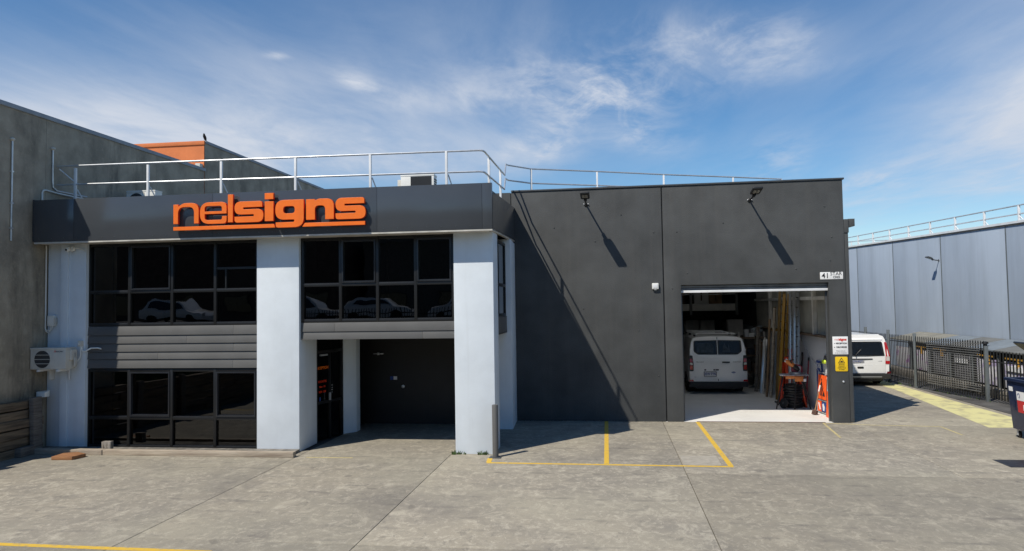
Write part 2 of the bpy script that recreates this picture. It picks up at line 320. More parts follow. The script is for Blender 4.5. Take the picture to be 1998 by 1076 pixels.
# ------------------------------------------------------------------ geometry helpers
WLOC = {}
class B:
    """collects shapes in world coordinates; build() links them as ONE mesh object"""
    def __init__(s): s.v = []; s.f = []
    def add(s, vs, fs, M=None):
        o = len(s.v); s.v += [(M @ Vector(p)) if M else Vector(p) for p in vs]; s.f += [tuple(i + o for i in q) for q in fs]; return s
    def box(s, x0, x1, y0, y1, z0, z1, M=None):
        if x0 > x1: x0, x1 = x1, x0
        if y0 > y1: y0, y1 = y1, y0
        if z0 > z1: z0, z1 = z1, z0
        return s.add([(x0, y0, z0), (x1, y0, z0), (x1, y1, z0), (x0, y1, z0), (x0, y0, z1), (x1, y0, z1), (x1, y1, z1), (x0, y1, z1)],
                     [(0, 3, 2, 1), (4, 5, 6, 7), (0, 1, 5, 4), (1, 2, 6, 5), (2, 3, 7, 6), (3, 0, 4, 7)], M)
    def prism(s, pts, a, b, axis='z', M=None):
        """polygon (2-D, counter-clockwise) swept along an axis; a, b may be lists of one value per point"""
        n = len(pts); aa = a if isinstance(a, (list, tuple)) else [a] * n; bb = b if isinstance(b, (list, tuple)) else [b] * n
        def put(p, t): return (p[0], p[1], t) if axis == 'z' else ((p[0], t, p[1]) if axis == 'y' else (t, p[0], p[1]))
        vs = [put(p, aa[i]) for i, p in enumerate(pts)] + [put(p, bb[i]) for i, p in enumerate(pts)]
        fs = [tuple(range(n - 1, -1, -1)), tuple(range(n, 2 * n))] + [(i, (i + 1) % n, n + (i + 1) % n, n + i) for i in range(n)]
        return s.add(vs, fs, M)
    def ring_prism(s, outer, inner, a, b, axis='y', M=None):
        n = len(outer)
        def put(p, t): return (p[0], p[1], t) if axis == 'z' else ((p[0], t, p[1]) if axis == 'y' else (t, p[0], p[1]))
        vs = [put(p, a) for p in outer] + [put(p, a) for p in inner] + [put(p, b) for p in outer] + [put(p, b) for p in inner]
        fs = []
        for i in range(n):
            j = (i + 1) % n
            fs += [(i, j, n + j, n + i), (2 * n + i, 3 * n + i, 3 * n + j, 2 * n + j), (i, 2 * n + i, 2 * n + j, j), (n + i, n + j, 3 * n + j, 3 * n + i)]
        return s.add(vs, fs, M)
    def tube(s, pts, r, n=8, M=None, caps=True):
        pts = [Vector(p) for p in pts]; vs = []; fs = []; k = len(pts)
        rr = r if isinstance(r, (list, tuple)) else [r] * k
        prev = None
        for i, p in enumerate(pts):
            d = (pts[min(i + 1, k - 1)] - pts[max(i - 1, 0)]).normalized()
            if prev is None:
                a = d.orthogonal().normalized() if abs(d.z) > .9 else d.cross(Vector((0, 0, 1))).normalized()
            else:
                a = (prev - d * prev.dot(d)).normalized()
            prev = a; b = d.cross(a)
            for j in range(n):
                t = 2 * math.pi * (j + .5) / n; vs.append(p + (a * math.cos(t) + b * math.sin(t)) * rr[i])
        for i in range(k - 1):
            for j in range(n): fs.append((i * n + j, i * n + (j + 1) % n, (i + 1) * n + (j + 1) % n, (i + 1) * n + j))
        if caps: fs += [tuple(range(n - 1, -1, -1)), tuple(range((k - 1) * n, k * n))]
        return s.add(vs, fs, M)
    def lathe(s, prof, c=(0, 0, 0), n=20, axis='z', M=None):
        vs = []; fs = []; k = len(prof)
        for r, h in prof:
            for j in range(n):
                t = 2 * math.pi * j / n; x, y = r * math.cos(t), r * math.sin(t)
                vs.append((c[0] + x, c[1] + y, c[2] + h) if axis == 'z' else ((c[0] + h, c[1] + x, c[2] + y) if axis == 'x' else (c[0] + y, c[1] + h, c[2] + x)))
        for i in range(k - 1):
            for j in range(n): fs.append((i * n + j, i * n + (j + 1) % n, (i + 1) * n + (j + 1) % n, (i + 1) * n + j))
        fs += [tuple(range(n - 1, -1, -1)), tuple(range((k - 1) * n, k * n))]
        return s.add(vs, fs, M)
    def mesh(s, name, center, m, bevel=0, smooth=True, ang=35):
        me = bpy.data.meshes.new(name)
        me.from_pydata([p - center for p in s.v], [], s.f)
        bm = bmesh.new(); bm.from_mesh(me)
        if len(bm.faces) > 1: bmesh.ops.recalc_face_normals(bm, faces=bm.faces)      # a single pane keeps the side it was given
        if bevel:
            es = [e for e in bm.edges if len(e.link_faces) == 2 and e.calc_face_angle(0) > .5]
            bmesh.ops.bevel(bm, geom=es, offset=bevel, segments=2, affect='EDGES', profile=.6, clamp_overlap=True)
        bm.to_mesh(me); bm.free()
        if smooth:
            for p in me.polygons: p.use_smooth = True
            me.set_sharp_from_angle(angle=R(ang))
        me.materials.append(MATS[m])
        return me
    def build(s, name, m, parent=None, bevel=0, smooth=True, ang=35, base=True):
        xs = [p.x for p in s.v]; ys = [p.y for p in s.v]; zs = [p.z for p in s.v]
        c = Vector(((min(xs) + max(xs)) / 2, (min(ys) + max(ys)) / 2, min(zs) if base else (min(zs) + max(zs)) / 2))
        me = s.mesh(name, c, m, bevel, smooth, ang)
        return place(name, me, c, parent)
def place(name, me, wloc, parent=None, rot=None):
    o = bpy.data.objects.new(name, me); COL.objects.link(o)
    o.location = Vector(wloc) - (WLOC[parent.name] if parent else Vector())
    if rot: o.rotation_euler = rot
    if parent: o.parent = parent
    WLOC[o.name] = Vector(wloc); return o
def tag(o, label=None, cat=None, group=None, kind=None):
    if label: o['label'] = label
    if cat: o['category'] = cat
    if group: o['group'] = group
    if kind: o['kind'] = kind
    return o
def thing(name, label, cat, loc=(0, 0, 0), group=None):
    o = bpy.data.objects.new(name, None); COL.objects.link(o); o.location = loc; o.empty_display_size = .2
    WLOC[o.name] = Vector(loc); return tag(o, label, cat, group)
def fillet(pts, seg=6):
    """polygon with a radius at each corner -> smooth outline"""
    out_ = []; n = len(pts)
    for i in range(n):
        x, y = pts[i][:2]; r = pts[i][2] if len(pts[i]) > 2 else 0
        p = Vector((x, y)); a = Vector(pts[i - 1][:2]) - p; b = Vector(pts[(i + 1) % n][:2]) - p
        if r <= 0: out_.append((x, y)); continue
        r = min(r, a.length * .5, b.length * .5); p0 = p + a.normalized() * r; p2 = p + b.normalized() * r
        for k in range(seg + 1):
            t = k / seg; q = p0 * (1 - t) ** 2 + p * 2 * t * (1 - t) + p2 * t ** 2
            out_.append((q.x, q.y))
    return out_
def ccw(p):
    a = sum(p[i - 1][0] * p[i][1] - p[i][0] * p[i - 1][1] for i in range(len(p)))
    return p if a > 0 else p[::-1]
def rrect(x0, x1, z0, z1, r, seg=4): return fillet([(x0, z0, r), (x1, z0, r), (x1, z1, r), (x0, z1, r)], seg)
def letters(name, s, size, loc, m, parent, rot=(math.pi / 2, 0, 0), align='CENTER', thick=.0015, space=1.0, xscale=1.0, bold=0.0):
    cu_ = bpy.data.curves.new(name, 'FONT'); cu_.body = s; cu_.size = size; cu_.align_x = align; cu_.align_y = 'CENTER'
    cu_.extrude = thick; cu_.space_character = space; cu_.offset = bold; cu_.resolution_u = 3
    tmp = bpy.data.objects.new('tmp', cu_); COL.objects.link(tmp)
    dg = bpy.context.evaluated_depsgraph_get(); me = bpy.data.meshes.new_from_object(tmp.evaluated_get(dg))
    bpy.data.objects.remove(tmp); bpy.data.curves.remove(cu_)
    if xscale != 1.0:
        for v_ in me.vertices: v_.co.x *= xscale
    me.materials.clear(); me.materials.append(MATS[m])
    return place(name, me, loc, parent, rot)
def struct(o): o['kind'] = 'structure'; return o

# ================================================================== the setting
D = 4.37
struct(B().box(-600, 600, -600, 600, -.5, -.035).build('ground', 'asphalt'))
# forecourt slabs, cast one by one with open joints between them
fore = struct(B().box(-12.6, 11.2, -13.6, 22, -.034, -.03).build('forecourt', 'joint_dark'))
G = .0055
cols = [(-12.55, -6.04, [-13.6, -6.2, 0.2]), (-6.04, -2.82, [-13.6, -5.74, 3.76]), (-2.82, 1.87, [-13.6, -5.74, 4.365]),
        (1.87, 11.12, [-13.6, -1.40]), (1.87, 6.57, [-1.40, 4.365]), (6.57, 11.12, [-1.40, 4.02, 9.5, 15.5, 22])]
for x0, x1, ys in cols:
    for a, b in zip(ys, ys[1:]):
        B().box(x0 + G, x1 - G, a + G * .6, b - (G * .6 if b < 3.7 or x0 > 6 else 0), -.03, 0).build('concrete_slab', 'forecourt', fore, bevel=.006)
# painted markings
def marking(pts, m='line_yellow', z=.004, name='painted_line'):
    o = B().prism(ccw(pts), .0005, z).build(name, m); struct(o); return o
def line(p, q, wd, m='line_yellow', z=.004, name='painted_line'):
    p, q = Vector(p), Vector(q); n_ = (q - p).normalized(); n_ = Vector((-n_.y, n_.x)) * wd / 2
    return marking([tuple(p + n_), tuple(p - n_), tuple(q - n_), tuple(q + n_)], m, z, name)
line((-1.93, -.80), (2.80, -.835), .085)
line((.405, 4.34), (.425, -.75), .095)
line((2.76, 4.34), (2.765, -.79), .10)
line((-1.90, -.76), (-1.93, -.39), .10)
line((-16.0, -6.06), (-4.6, -6.19), .10)
line((5.86, 4.30), (6.94, 4.04), .05, 'faded_yellow', .003); line((6.94, 4.04), (8.48, 3.89), .045, 'faded_yellow', .003)
line((8.48, 3.89), (8.46, 2.75), .045, 'faded_yellow', .003); line((5.87, 4.25), (5.68, 2.3), .05, 'faded_yellow', .003)
line((-5.8, -.535), (-4.8, -.525), .05, 'faded_yellow', .003)
marking([(10.93, 22.0), (10.31, 21.0), (10.30, 11.6), (9.53, 3.80), (10.9, 3.86), (10.88, 5.4)], 'strip_yellow', .004, 'painted_walkway')
marking([(1.9, .10), (2.62, .12), (2.60, -.74), (1.9, -.74)], 'pale_patch', .003, 'concrete_patch')
tag(B().box(7.78, 8.9, -.55, .10, -.02, .005).build('pit_cover', 'steel_plate', bevel=.003), 'dark steel pit cover flush with the concrete, at the right edge of the picture', 'pit cover')
# verge between the painted walkway and the palisade fence
struct(B().prism(ccw([(11.12, 3.2), (11.12, 22), (13.95, 22), (13.95, 3.2)]), -.03, .012).build('driveway_edge', 'asphalt'))
struct(B().box(11.14, 11.9, -13.6, 3.19, -.03, .0).build('driveway_edge', 'asphalt'))

# the street behind the camera (seen mirrored in the glass)
struct(B().box(-90, 90, -20, -13.9, -.03, 1.45).build('footpath', 'verge'))
struct(B().box(-90, 90, -300, -20.01, -.03, 2.5).build('road', 'street_asphalt'))

# ================================================================== the workshop building
bl = thing('workshop_building', 'dark grey workshop with pale blue columns, tinted windows and an open roller door', 'building', (-3, 0, 0))
def part(b, name, m, bevel=0, parent=bl, **k): return b.build(name, m, parent, bevel, **k)
ZF = 4.70
# columns
c1 = part(B().box(-11.965, -11.34, 0, .9, 0, ZF), 'column', 'pale_paint', .012)
part(B().box(-12.36, -11.967, .07, .9, 0, ZF), 'pilaster_strip', 'pale_paint', .008, c1)
part(B().box(-11.955, -11.77, -.035, -.001, 0, ZF), 'pilaster_strip', 'pale_paint', .006, c1)
part(B().box(-7.185, -6.20, 0, .95, 0, ZF), 'column', 'pale_paint', .012)
part(B().prism([(-2.733, 0), (-1.877, 0), (-1.905, .80), (-2.733, .80)], 0, ZF), 'column', 'pale_paint', .012)
part(B().prism([(-2.5, 3.02), (-1.915, 3.02), (-1.985, 4.366), (-2.5, 4.366)], 0, ZF + .1), 'column', 'pale_paint', .012)
part(B().prism([(-6.07, 2.12), (-5.81, 2.48), (-5.81, 2.75), (-6.6, 2.75), (-6.6, 2.12)], 0, 2.45), 'column', 'pale_paint', .01)
# fascia panels round the top
YF = -.3945
for a, b in ((-12.34, -11.352), (-11.348, -8.002), (-7.998, -4.286), (-4.282, -2.03), (-2.026, -1.82)):
    part(B().box(a, b, YF, YF + .09, ZF, 5.66), 'fascia_panel', 'fascia_gloss', .004)
part(B().prism([(-1.90, -.30), (-1.817, -.30), (-1.975, 4.366), (-2.06, 4.366)], [4.705, 4.705, 4.885, 4.885], [5.50, 5.50, 5.785, 5.785]), 'fascia_panel', 'fascia_gloss')
part(B().box(-12.44, -12.345, YF + .03, .95, ZF + .02, 5.68), 'fascia_panel', 'fascia_gloss')
part(B().box(-12.34, -1.82, YF + .005, YF + .06, ZF - .035, ZF - .002), 'fascia_trim', 'trim_cream')
part(B().prism([(-1.89, YF + .07), (-1.825, YF + .07), (-1.985, 4.36), (-2.05, 4.36)], [4.668, 4.668, 4.85, 4.85], [4.70, 4.70, 4.88, 4.88]), 'fascia_trim', 'trim_cream')
part(B().prism([(-12.3, YF + .10), (-1.91, YF + .10), (-1.91, .16), (-12.3, .16)], ZF - .03, ZF - .004), 'soffit', 'trim_cream')
sc = B()
for i in range(34):
    x = -12.2 + i * .31
    sc.lathe([(.008, 0), (.008, .005), (.003, .008)], (x, YF - .009, ZF + .075), 8, 'y')
tag(part(sc, 'fascia_screws', 'cap_metal'), kind='stuff')
# roof decks
part(B().prism([(-12.3, YF + .1), (-1.93, YF + .1), (-2.08, 4.36), (-12.3, 4.36)], 5.35, 5.45), 'roof', 'roof_grey')
for (a, b, c, d) in ((-12.3, 2.3, 4.58, 24), (5.9, 6.45, 4.58, 24), (2.3, 5.9, 4.58, 5.9), (2.3, 5.9, 9.6, 24), (3.75, 4.45, 5.9, 9.6)):
    part(B().box(a, b, c, d, 5.8, 5.95), 'roof', 'roof_grey')
for a, b in ((2.3, 3.75), (4.45, 5.9)):                    # unseen translucent roof sheets, added to brighten the workshop inside
    part(B().add([(a, 5.9, 5.87), (b, 5.9, 5.87), (b, 9.6, 5.87), (a, 9.6, 5.87)], [(0, 1, 2, 3)]), 'added_rooflight', 'added_rooflight')
# main dark wall: two tilt-up panels with an open joint, the right one with the roller-door opening
part(B().box(-2.06, 1.965, D, D + .18, -.03, 6.21), 'wall_panel', 'dark_paint', .01)
part(B().prism([(1.995, -.03), (2.43, -.03), (2.43, 3.58), (6.14, 3.58), (6.14, -.03), (6.56, -.03), (6.56, 6.225), (1.995, 6.225)], D, D + .18, 'y'), 'wall_panel', 'dark_paint', .01)
part(B().box(1.966, 1.994, D + .05, D + .17, 0, 6.2), 'wall_joint', 'joint_dark')
part(B().prism([(-2.06, 6.215), (6.60, 6.23), (6.60, 6.275), (-2.06, 6.26)], D - .025, D + .22, 'y'), 'parapet_cap', 'cap_metal', .006)
part(B().box(6.49, 6.555, D + .182, 24, 0, 6.15), 'side_wall', 'dark_paint')
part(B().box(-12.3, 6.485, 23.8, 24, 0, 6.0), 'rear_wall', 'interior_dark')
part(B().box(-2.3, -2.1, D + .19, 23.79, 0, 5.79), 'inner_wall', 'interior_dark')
part(B().box(-12.35, -2.08, D, D + .17, -.03, 6.2), 'rear_wall', 'dark_paint')
# small filled lifting points on the panels
pk = B()
for x, z in ((2.35, 5.0), (2.6, 3.9), (3.55, 5.2), (5.35, 3.95), (6.1, 5.55), (6.25, 4.75), (6.2, 4.15), (2.2, 3.5), (.9, 5.5), (.2, 4.8), (-.9, 5.2), (1.75, 5.0), (-.15, 3.0), (1.3, 2.4), (1.8, 1.2)):
    pk.lathe([(.022, 0), (.018, -.010), (.003, -.014)], (x, D, z), 7, 'y')
part(pk, 'lifting_point_caps', 'dark_paint')

# ---- glazing: window > frame member, pane
def window(xs, zs, y, name='window', sash=(), extra=None):
    """frame members as the window's own mesh; one pane for each opening; sash = set of (col,row) with an opening sash"""
    fb = B(); t = .032
    x0, x1, z0, z1 = xs[0], xs[-1], zs[0], zs[-1]
    for i, x in enumerate(xs):
        xx = min(max(x, x0 + t), x1 - t); fb.box(xx - t, xx + t, y - .06, y + .05, z0, z1)
    for i in range(len(xs) - 1):
        a, b = (xs[i] + (2 * t if i == 0 else t)), (xs[i + 1] - (2 * t if i == len(xs) - 2 else t))
        for z in zs:
            zz = min(max(z, z0 + t), z1 - t); fb.box(a + .0005, b - .0005, y - .055, y + .045, zz - t, zz + t)
    wn = part(fb, name, 'frame_black', .004)
    for i in range(len(xs) - 1):
        for k in range(len(zs) - 1):
            a, b = (xs[i] + (2 * t if i == 0 else t)), (xs[i + 1] - (2 * t if i == len(xs) - 2 else t))
            c, d = (zs[k] + (2 * t if k == 0 else t)), (zs[k + 1] - (2 * t if k == len(zs) - 2 else t))
            dy = random.uniform(-.004, .004); tl = random.uniform(-.006, .006)
            if (i, k) in sash:
                q = .038
                sb = B().ring_prism([(a + .004, c + .004), (b - .004, c + .004), (b - .004, d - .004), (a + .004, d - .004)],
                                    [(a + q, c + q), (b - q, c + q), (b - q, d - q), (a + q, d - q)], y - .075, y + .0)
                part(sb, 'sash', 'frame_edge', .003, wn); a += q; b -= q; c += q; d -= q
            p = B().add([(a, y + dy, c), (b, y + dy + tl, c), (b, y + dy + tl + .003, d), (a, y + dy + .003, d)], [(0, 1, 2, 3)])
            part(p, 'pane', 'tinted_glass', 0, wn, smooth=False)
            # paler strip along each opening's ledge, painted in for a sunlit highlight
            part(B().box(a, b, y - .05, y - .012, c + .0005, c + .014), 'ledge_highlight', 'frame_edge', 0, wn)
    return wn
LX = [-11.37, -10.325, -9.275, -8.228, -7.187]
w1 = window(LX, [2.77, 3.55, ZF - .035], .15, sash=((1, 1),))
part(B().box(-8.19, -7.25, .10, .19, 4.02, 4.07), 'transom', 'frame_black', 0, w1)
part(B().box(-7.99, -7.96, .10, .19, 3.59, 4.02), 'mullion', 'frame_black', 0, w1)
w2 = window(LX, [0.01, .69, 1.80], .15, sash=((1, 1), (3, 1)))
RX = [-6.198, -5.29, -4.45, -3.595, -2.735]
w3 = window(RX, [2.80, 3.62, ZF - .035], .15, sash=((1, 1), (3, 1)))
# weatherboard spandrels
ZB = [2.768, 2.558, 2.372, 2.186, 2.016, 1.812]
for i in range(5):
    cut = [-11.339, [-7.78, -8.9, -7.78, -9.6, -7.79][i], -7.188]
    for a, b in zip(cut, cut[1:]):
        y1, y0 = .085, .062                             # lower edge stands proud of the board below
        part(B().prism([(.16, ZB[i + 1] + .006), (y0, ZB[i + 1] + .006), (y1, ZB[i] - .001), (.16, ZB[i] - .001)], a + .0015, b - .0015, 'x'), 'cladding_board', 'board_paint', .002)
part(B().box(-11.339, -7.188, .161, .22, 1.80, 2.78), 'cladding_backing', 'black_paint')
for (za, zb, cut) in ((2.60, 2.795, [-6.19, -5.42, -2.735]), (2.43, 2.594, [-6.19, -3.45, -2.735])):
    for a, b in zip(cut, cut[1:]):
        part(B().prism([(.16, za), (.070, za), (.088, zb), (.16, zb)], a + .0015, b - .0015, 'x'), 'cladding_board', 'board_paint', .002)
part(B().box(-6.19, -2.74, .161, .22, 2.43, 2.79), 'cladding_backing', 'black_paint')
# side window over the undercroft, facing right
sw = part(B().box(-2.10, -2.05, .81, .86, 2.85, ZF - .02).box(-2.10, -2.05, 2.95, 3.01, 2.85, ZF - .02).box(-2.10, -2.05, .861, 2.949, 2.85, 2.92).box(-2.10, -2.05, .861, 2.949, 3.58, 3.65)
          .box(-2.10, -2.05, .861, 2.949, 4.62, ZF - .02).box(-2.10, -2.05, 1.86, 1.92, 2.92, 4.62), 'window', 'frame_black', 0)
for za, zb in ((2.92, 3.58), (3.65, 4.62)):
    for ya, yb in ((.86, 1.86), (1.92, 2.95)):
        part(B().add([(-2.08, ya, za), (-2.08, yb, za), (-2.08, yb, zb), (-2.08, ya, zb)], [(0, 1, 2, 3)]), 'pane', 'tinted_glass', 0, sw, smooth=False)
part(B().box(-2.12, -2.03, .81, 3.01, 2.43, 2.849), 'cladding_board', 'board_paint', .003)
# rooms behind the glass
def room(x0, x1, y0, y1, z0, z1, m='interior_dark', skip=()):
    b = B()
    fs = dict(f=(0, 1, 2, 3), c=(7, 6, 5, 4), b=(3, 2, 6, 7), l=(0, 3, 7, 4), r=(1, 5, 6, 2), n=(0, 4, 5, 1))
    b.add([(x0, y0, z0), (x1, y0, z0), (x1, y1, z0), (x0, y1, z0), (x0, y0, z1), (x1, y0, z1), (x1, y1, z1), (x0, y1, z1)], [v for k, v in fs.items() if k not in skip])
    me = b; return part(me, 'room_lining', m, 0, smooth=False)
room(-12.2, -2.15, .26, 4.2, 2.47, 5.2, skip=('n', 'r'))
room(-12.2, -6.7, .26, 4.2, .02, 2.30, skip=('n',))
part(B().box(-12.33, -12.21, .2, 4.36, 0, 5.3), 'side_wall', 'dark_paint')
sh = part(B().prism([(-7.95, 3.62), (-7.30, 3.62), (-7.30, 4.01), (-7.95, 4.01)], .22, .225, 'y'), 'window_blind', 'white_plastic')
for x, m_, wd in ((-10.62, 'fibre_yellow_old', .05), (-4.38, 'timber_orange', .04)):
    part(B().box(x, x + wd, .5, .56, 2.48, 5.19), 'room_post', m_)
for i in range(14):                                        # vertical blind behind the right-hand panes
    x = -4.3 + i * .112
    part(B().box(x, x + .098, .45 + .01 * (i % 2), .454 + .01 * (i % 2), 3.0, 4.66), 'blind_slat', 'interior_dark')
# ---- undercroft entry
part(B().box(-6.62, -1.99, 3.76, 3.95, 0, 2.45), 'undercroft_wall', 'black_paint')
part(B().box(-6.62, -2.03, .225, 3.95, 2.452, 2.465), 'undercroft_soffit', 'black_paint')
part(B().box(-6.66, -6.625, .95, 3.95, 0, 2.45), 'undercroft_wall', 'black_paint')
dd = part(B().box(-5.62, -4.942, 3.756, 3.7595, .02, 2.1).box(-4.938, -4.25, 3.756, 3.7595, .02, 2.1), 'double_door', 'black_paint')
part(B().lathe([(.045, 0), (.045, -.02), (.03, -.03)], (-4.975, 3.755, .99), 14, 'y'), 'door_knob', 'galvanised', 0, dd)
part(B().box(-5.33, -5.24, 3.748, 3.7555, 1.17, 1.26), 'door_notice', 'ink_blue', 0, dd)
part(B().box(-5.235, -5.14, 3.748, 3.7555, 1.17, 1.26), 'door_notice', 'plate_white', 0, dd)
part(B().box(-5.78, -5.50, 3.69, 3.75, 1.855, 1.885).box(-5.66, -5.62, 3.66, 3.75, 1.835, 1.905), 'door_closer', 'galvanised', .003, dd)
part(B().box(-2.98, -2.70, 3.66, 3.755, .02, .32), 'floor_box', 'black_plastic', .005)
# reception door in the left side of the undercroft, angled a little
ang = math.atan2(.21, 1.0)
MD = Matrix.Translation((-6.245, 1.02, 0)) @ Matrix.Rotation(-ang, 4, 'Z')      # local x = out of the door, local y = along it
rd = part(B().box(-.10, 0, 0, .06, 0, 2.44, MD).box(-.10, 0, 1.06, 1.12, 0, 2.44, MD).box(-.10, 0, .061, 1.059, 2.05, 2.12, MD).box(-.10, 0, .061, 1.059, 2.38, 2.44, MD)
          .box(-.10, 0, .56, .60, .001, 2.049, MD), 'reception_door', 'frame_black', .003)
for (ya, yb, za, zb) in ((.06, .56, .02, .86), (.06, .56, .92, 2.05), (.60, 1.06, .02, .86), (.60, 1.06, .92, 2.05), (.06, 1.06, 2.12, 2.38)):
    part(B().add([(-.05, ya, za), (-.05, yb, za), (-.05, yb, zb), (-.05, ya, zb)], [(0, 1, 2, 3)], MD), 'pane', 'door_glass', 0, rd, smooth=False)
part(B().box(-.09, -.01, .061, .559, .86, .92, MD).box(-.09, -.01, .601, 1.059, .86, .92, MD), 'door_rail', 'frame_black', .003, rd)
part(B().box(.0, .035, .50, .55, .92, 1.10, MD), 'door_handle', 'galvanised', .004, rd)
part(B().box(.0, .05, .12, .40, 1.99, 2.03, MD), 'door_closer', 'galvanised', .004, rd)
RT = (math.pi / 2, 0, math.pi / 2 - ang)
def dtext(s, yy, zz, size, m): letters('door_lettering', s, size, MD @ Vector((-.040, yy, zz)), m, rd, RT, bold=.002)
dtext('RECEPTION', .30, 1.70, .092, 'orange_letter'); dtext('COUNTER', .30, 1.38, .070, 'orange_side'); dtext('Mon - Fri', .30, 1.26, .065, 'orange_side'); dtext('8.30 - 5.00', .30, 1.14, .065, 'orange_side')
for i in range(4): dtext('-' if i % 2 else '~', .70, 1.26 - i * .055, .09, 'ink_white')
part(B().box(-.045, -.038, .18, .23, .93, 1.02, MD), 'door_sticker', 'ink_blue', 0, rd)
part(B().box(-6.6, -6.3, 2.0, 2.11, 0, 2.45), 'undercroft_wall', 'black_paint')
# ---- roller door rolled up under its head
ro = part(B().box(2.38, 6.19, D + .60, D + 1.15, 3.62, 4.15), 'roller_door', 'cap_metal', .12)
for i in range(3):
    z = 3.445 + i * .062
    part(B().prism([(D + .12, z), (D + .105, z + .015), (D + .105, z + .045), (D + .12, z + .058), (D + .135, z + .058), (D + .135, z)], 2.40, 6.17, 'x'), 'slat', 'slat_steel', 0, ro)
part(B().box(2.41, 6.16, D + .09, D + .145, 3.375, 3.442), 'bottom_bar', 'white_metal', .008, ro)
for x in (2.42, 6.10): part(B().box(x, x + .05, D + .182, D + .25, 0, 3.6), 'guide', 'cap_metal', .004, ro)
# ---- workshop interior
part(B().box(-2.1, 6.485, D + .0, 23.8, -.029, .003), 'workshop_floor', 'garage_floor')
part(B().box(2.75, 5.95, D - .012, D + .03, -.02, .010), 'threshold_angle', 'rust')
part(B().box(6.40, 6.487, D + .185, 23.7, 0, 2.10), 'dado_wall', 'panel_white', .005)
cb = B(); y = D + .3; n_c = 0
while y < 15:
    cb.prism([(6.465, y), (6.487, y), (6.487, y + .09), (6.465, y + .09), (6.435, y + .065), (6.435, y + .025)], 2.16, 4.6); y += .098
part(cb, 'wall_cladding', 'cladding')
for y in (6.55, 9.4, 12.2): part(B().box(6.32, 6.43, y, y + .12, 2.152, 5.7), 'wall_stud', 'steel_beam')
part(B().box(6.34, 6.425, D + .3, 15, 3.14, 3.24), 'wall_girt', 'steel_beam')
part(B().box(6.28, 6.43, D + .25, 15, 2.102, 2.15), 'dado_ledge', 'carton_dark')

# ================================================================== neighbour to the left: raw concrete wall, orange front further back
nb = thing('concrete_warehouse', 'tall stained raw concrete warehouse with a grey capping, left of the workshop', 'building', (-16, 2, 0))
ya = -2.1
for a, b in ((ya, .0), (.006, 4.1), (4.106, 6.55)):
    B().box(-12.62, -12.4, a, b, -.03, 7.62).build('wall_panel', 'raw_concrete', nb, .006)
B().box(-12.66, -12.37, ya - .03, 6.60, 7.62, 7.72).build('capping', 'capping_blue', nb, .006)
B().box(-24, -12.625, ya, ya + .2, -.03, 7.6).build('front_wall', 'raw_concrete', nb)
B().box(-24, -12.63, ya + .2, 6.5, 7.4, 7.5).build('roof', 'roof_grey', nb)
ob = thing('orange_warehouse', 'orange-fronted warehouse behind the stained concrete wall', 'building', (-16, 9, 0))
B().box(-24, -12.425, 6.58, 6.60, 0, 8.50).build('front_wall', 'orange_wall', ob)
B().box(-24, -12.405, 6.55, 6.62, 8.50, 8.63).build('parapet', 'orange_wall', ob, .01)
for a, b in ((6.605, 12.6), (12.606, 18.5), (18.506, 30)):
    B().box(-12.62, -12.41, a, b, -.03, 8.55).build('wall_panel', 'raw_concrete', ob, .006)
B().box(-12.66, -12.38, 6.63, 30, 8.55, 8.64).build('capping', 'capping_blue', ob, .006)
B().box(-12.62, -12.46, 6.40, 6.58, 7.74, 7.86).build('downpipe_head', 'cream_plastic', ob, .005)

# ================================================================== neighbour to the right: pale blue wall
bw = thing('blue_warehouse', 'long pale blue-grey precast warehouse wall across the driveway', 'building', (16, 16, 0))
js = [3.0, 6.6, 11.43, 16.25, 21.18, 26.1, 31.0, 36.0]
for a, b in zip(js, js[1:]):
    za, zb = 5.37 + .0306 * (a - 3.8), 5.37 + .0306 * (b - 3.8)
    B().prism([(a + .03, -.03), (b - .03, -.03), (b - .03, zb), (a + .03, za)], 14.0, 14.2, 'x').build('wall_panel', 'blue_wall', bw, .012)
    B().box(13.994, 14.18, b - .036, b + .036, 0, zb - .02).build('panel_joint', 'post_grey', bw)
B().prism([(3.0, 5.350), (36, 6.36), (36, 6.44), (3.0, 5.43)], 13.95, 14.3, 'x').build('capping', 'white_metal', bw)
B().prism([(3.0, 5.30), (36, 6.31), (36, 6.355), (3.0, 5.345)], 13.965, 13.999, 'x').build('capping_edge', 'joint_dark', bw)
B().box(14.3, 30, 3, 36, 5.0, 5.2).build('roof', 'roof_grey', bw)
B().box(14.21, 30, 35.8, 36, 0, 6.2).build('rear_wall', 'blue_wall', bw)

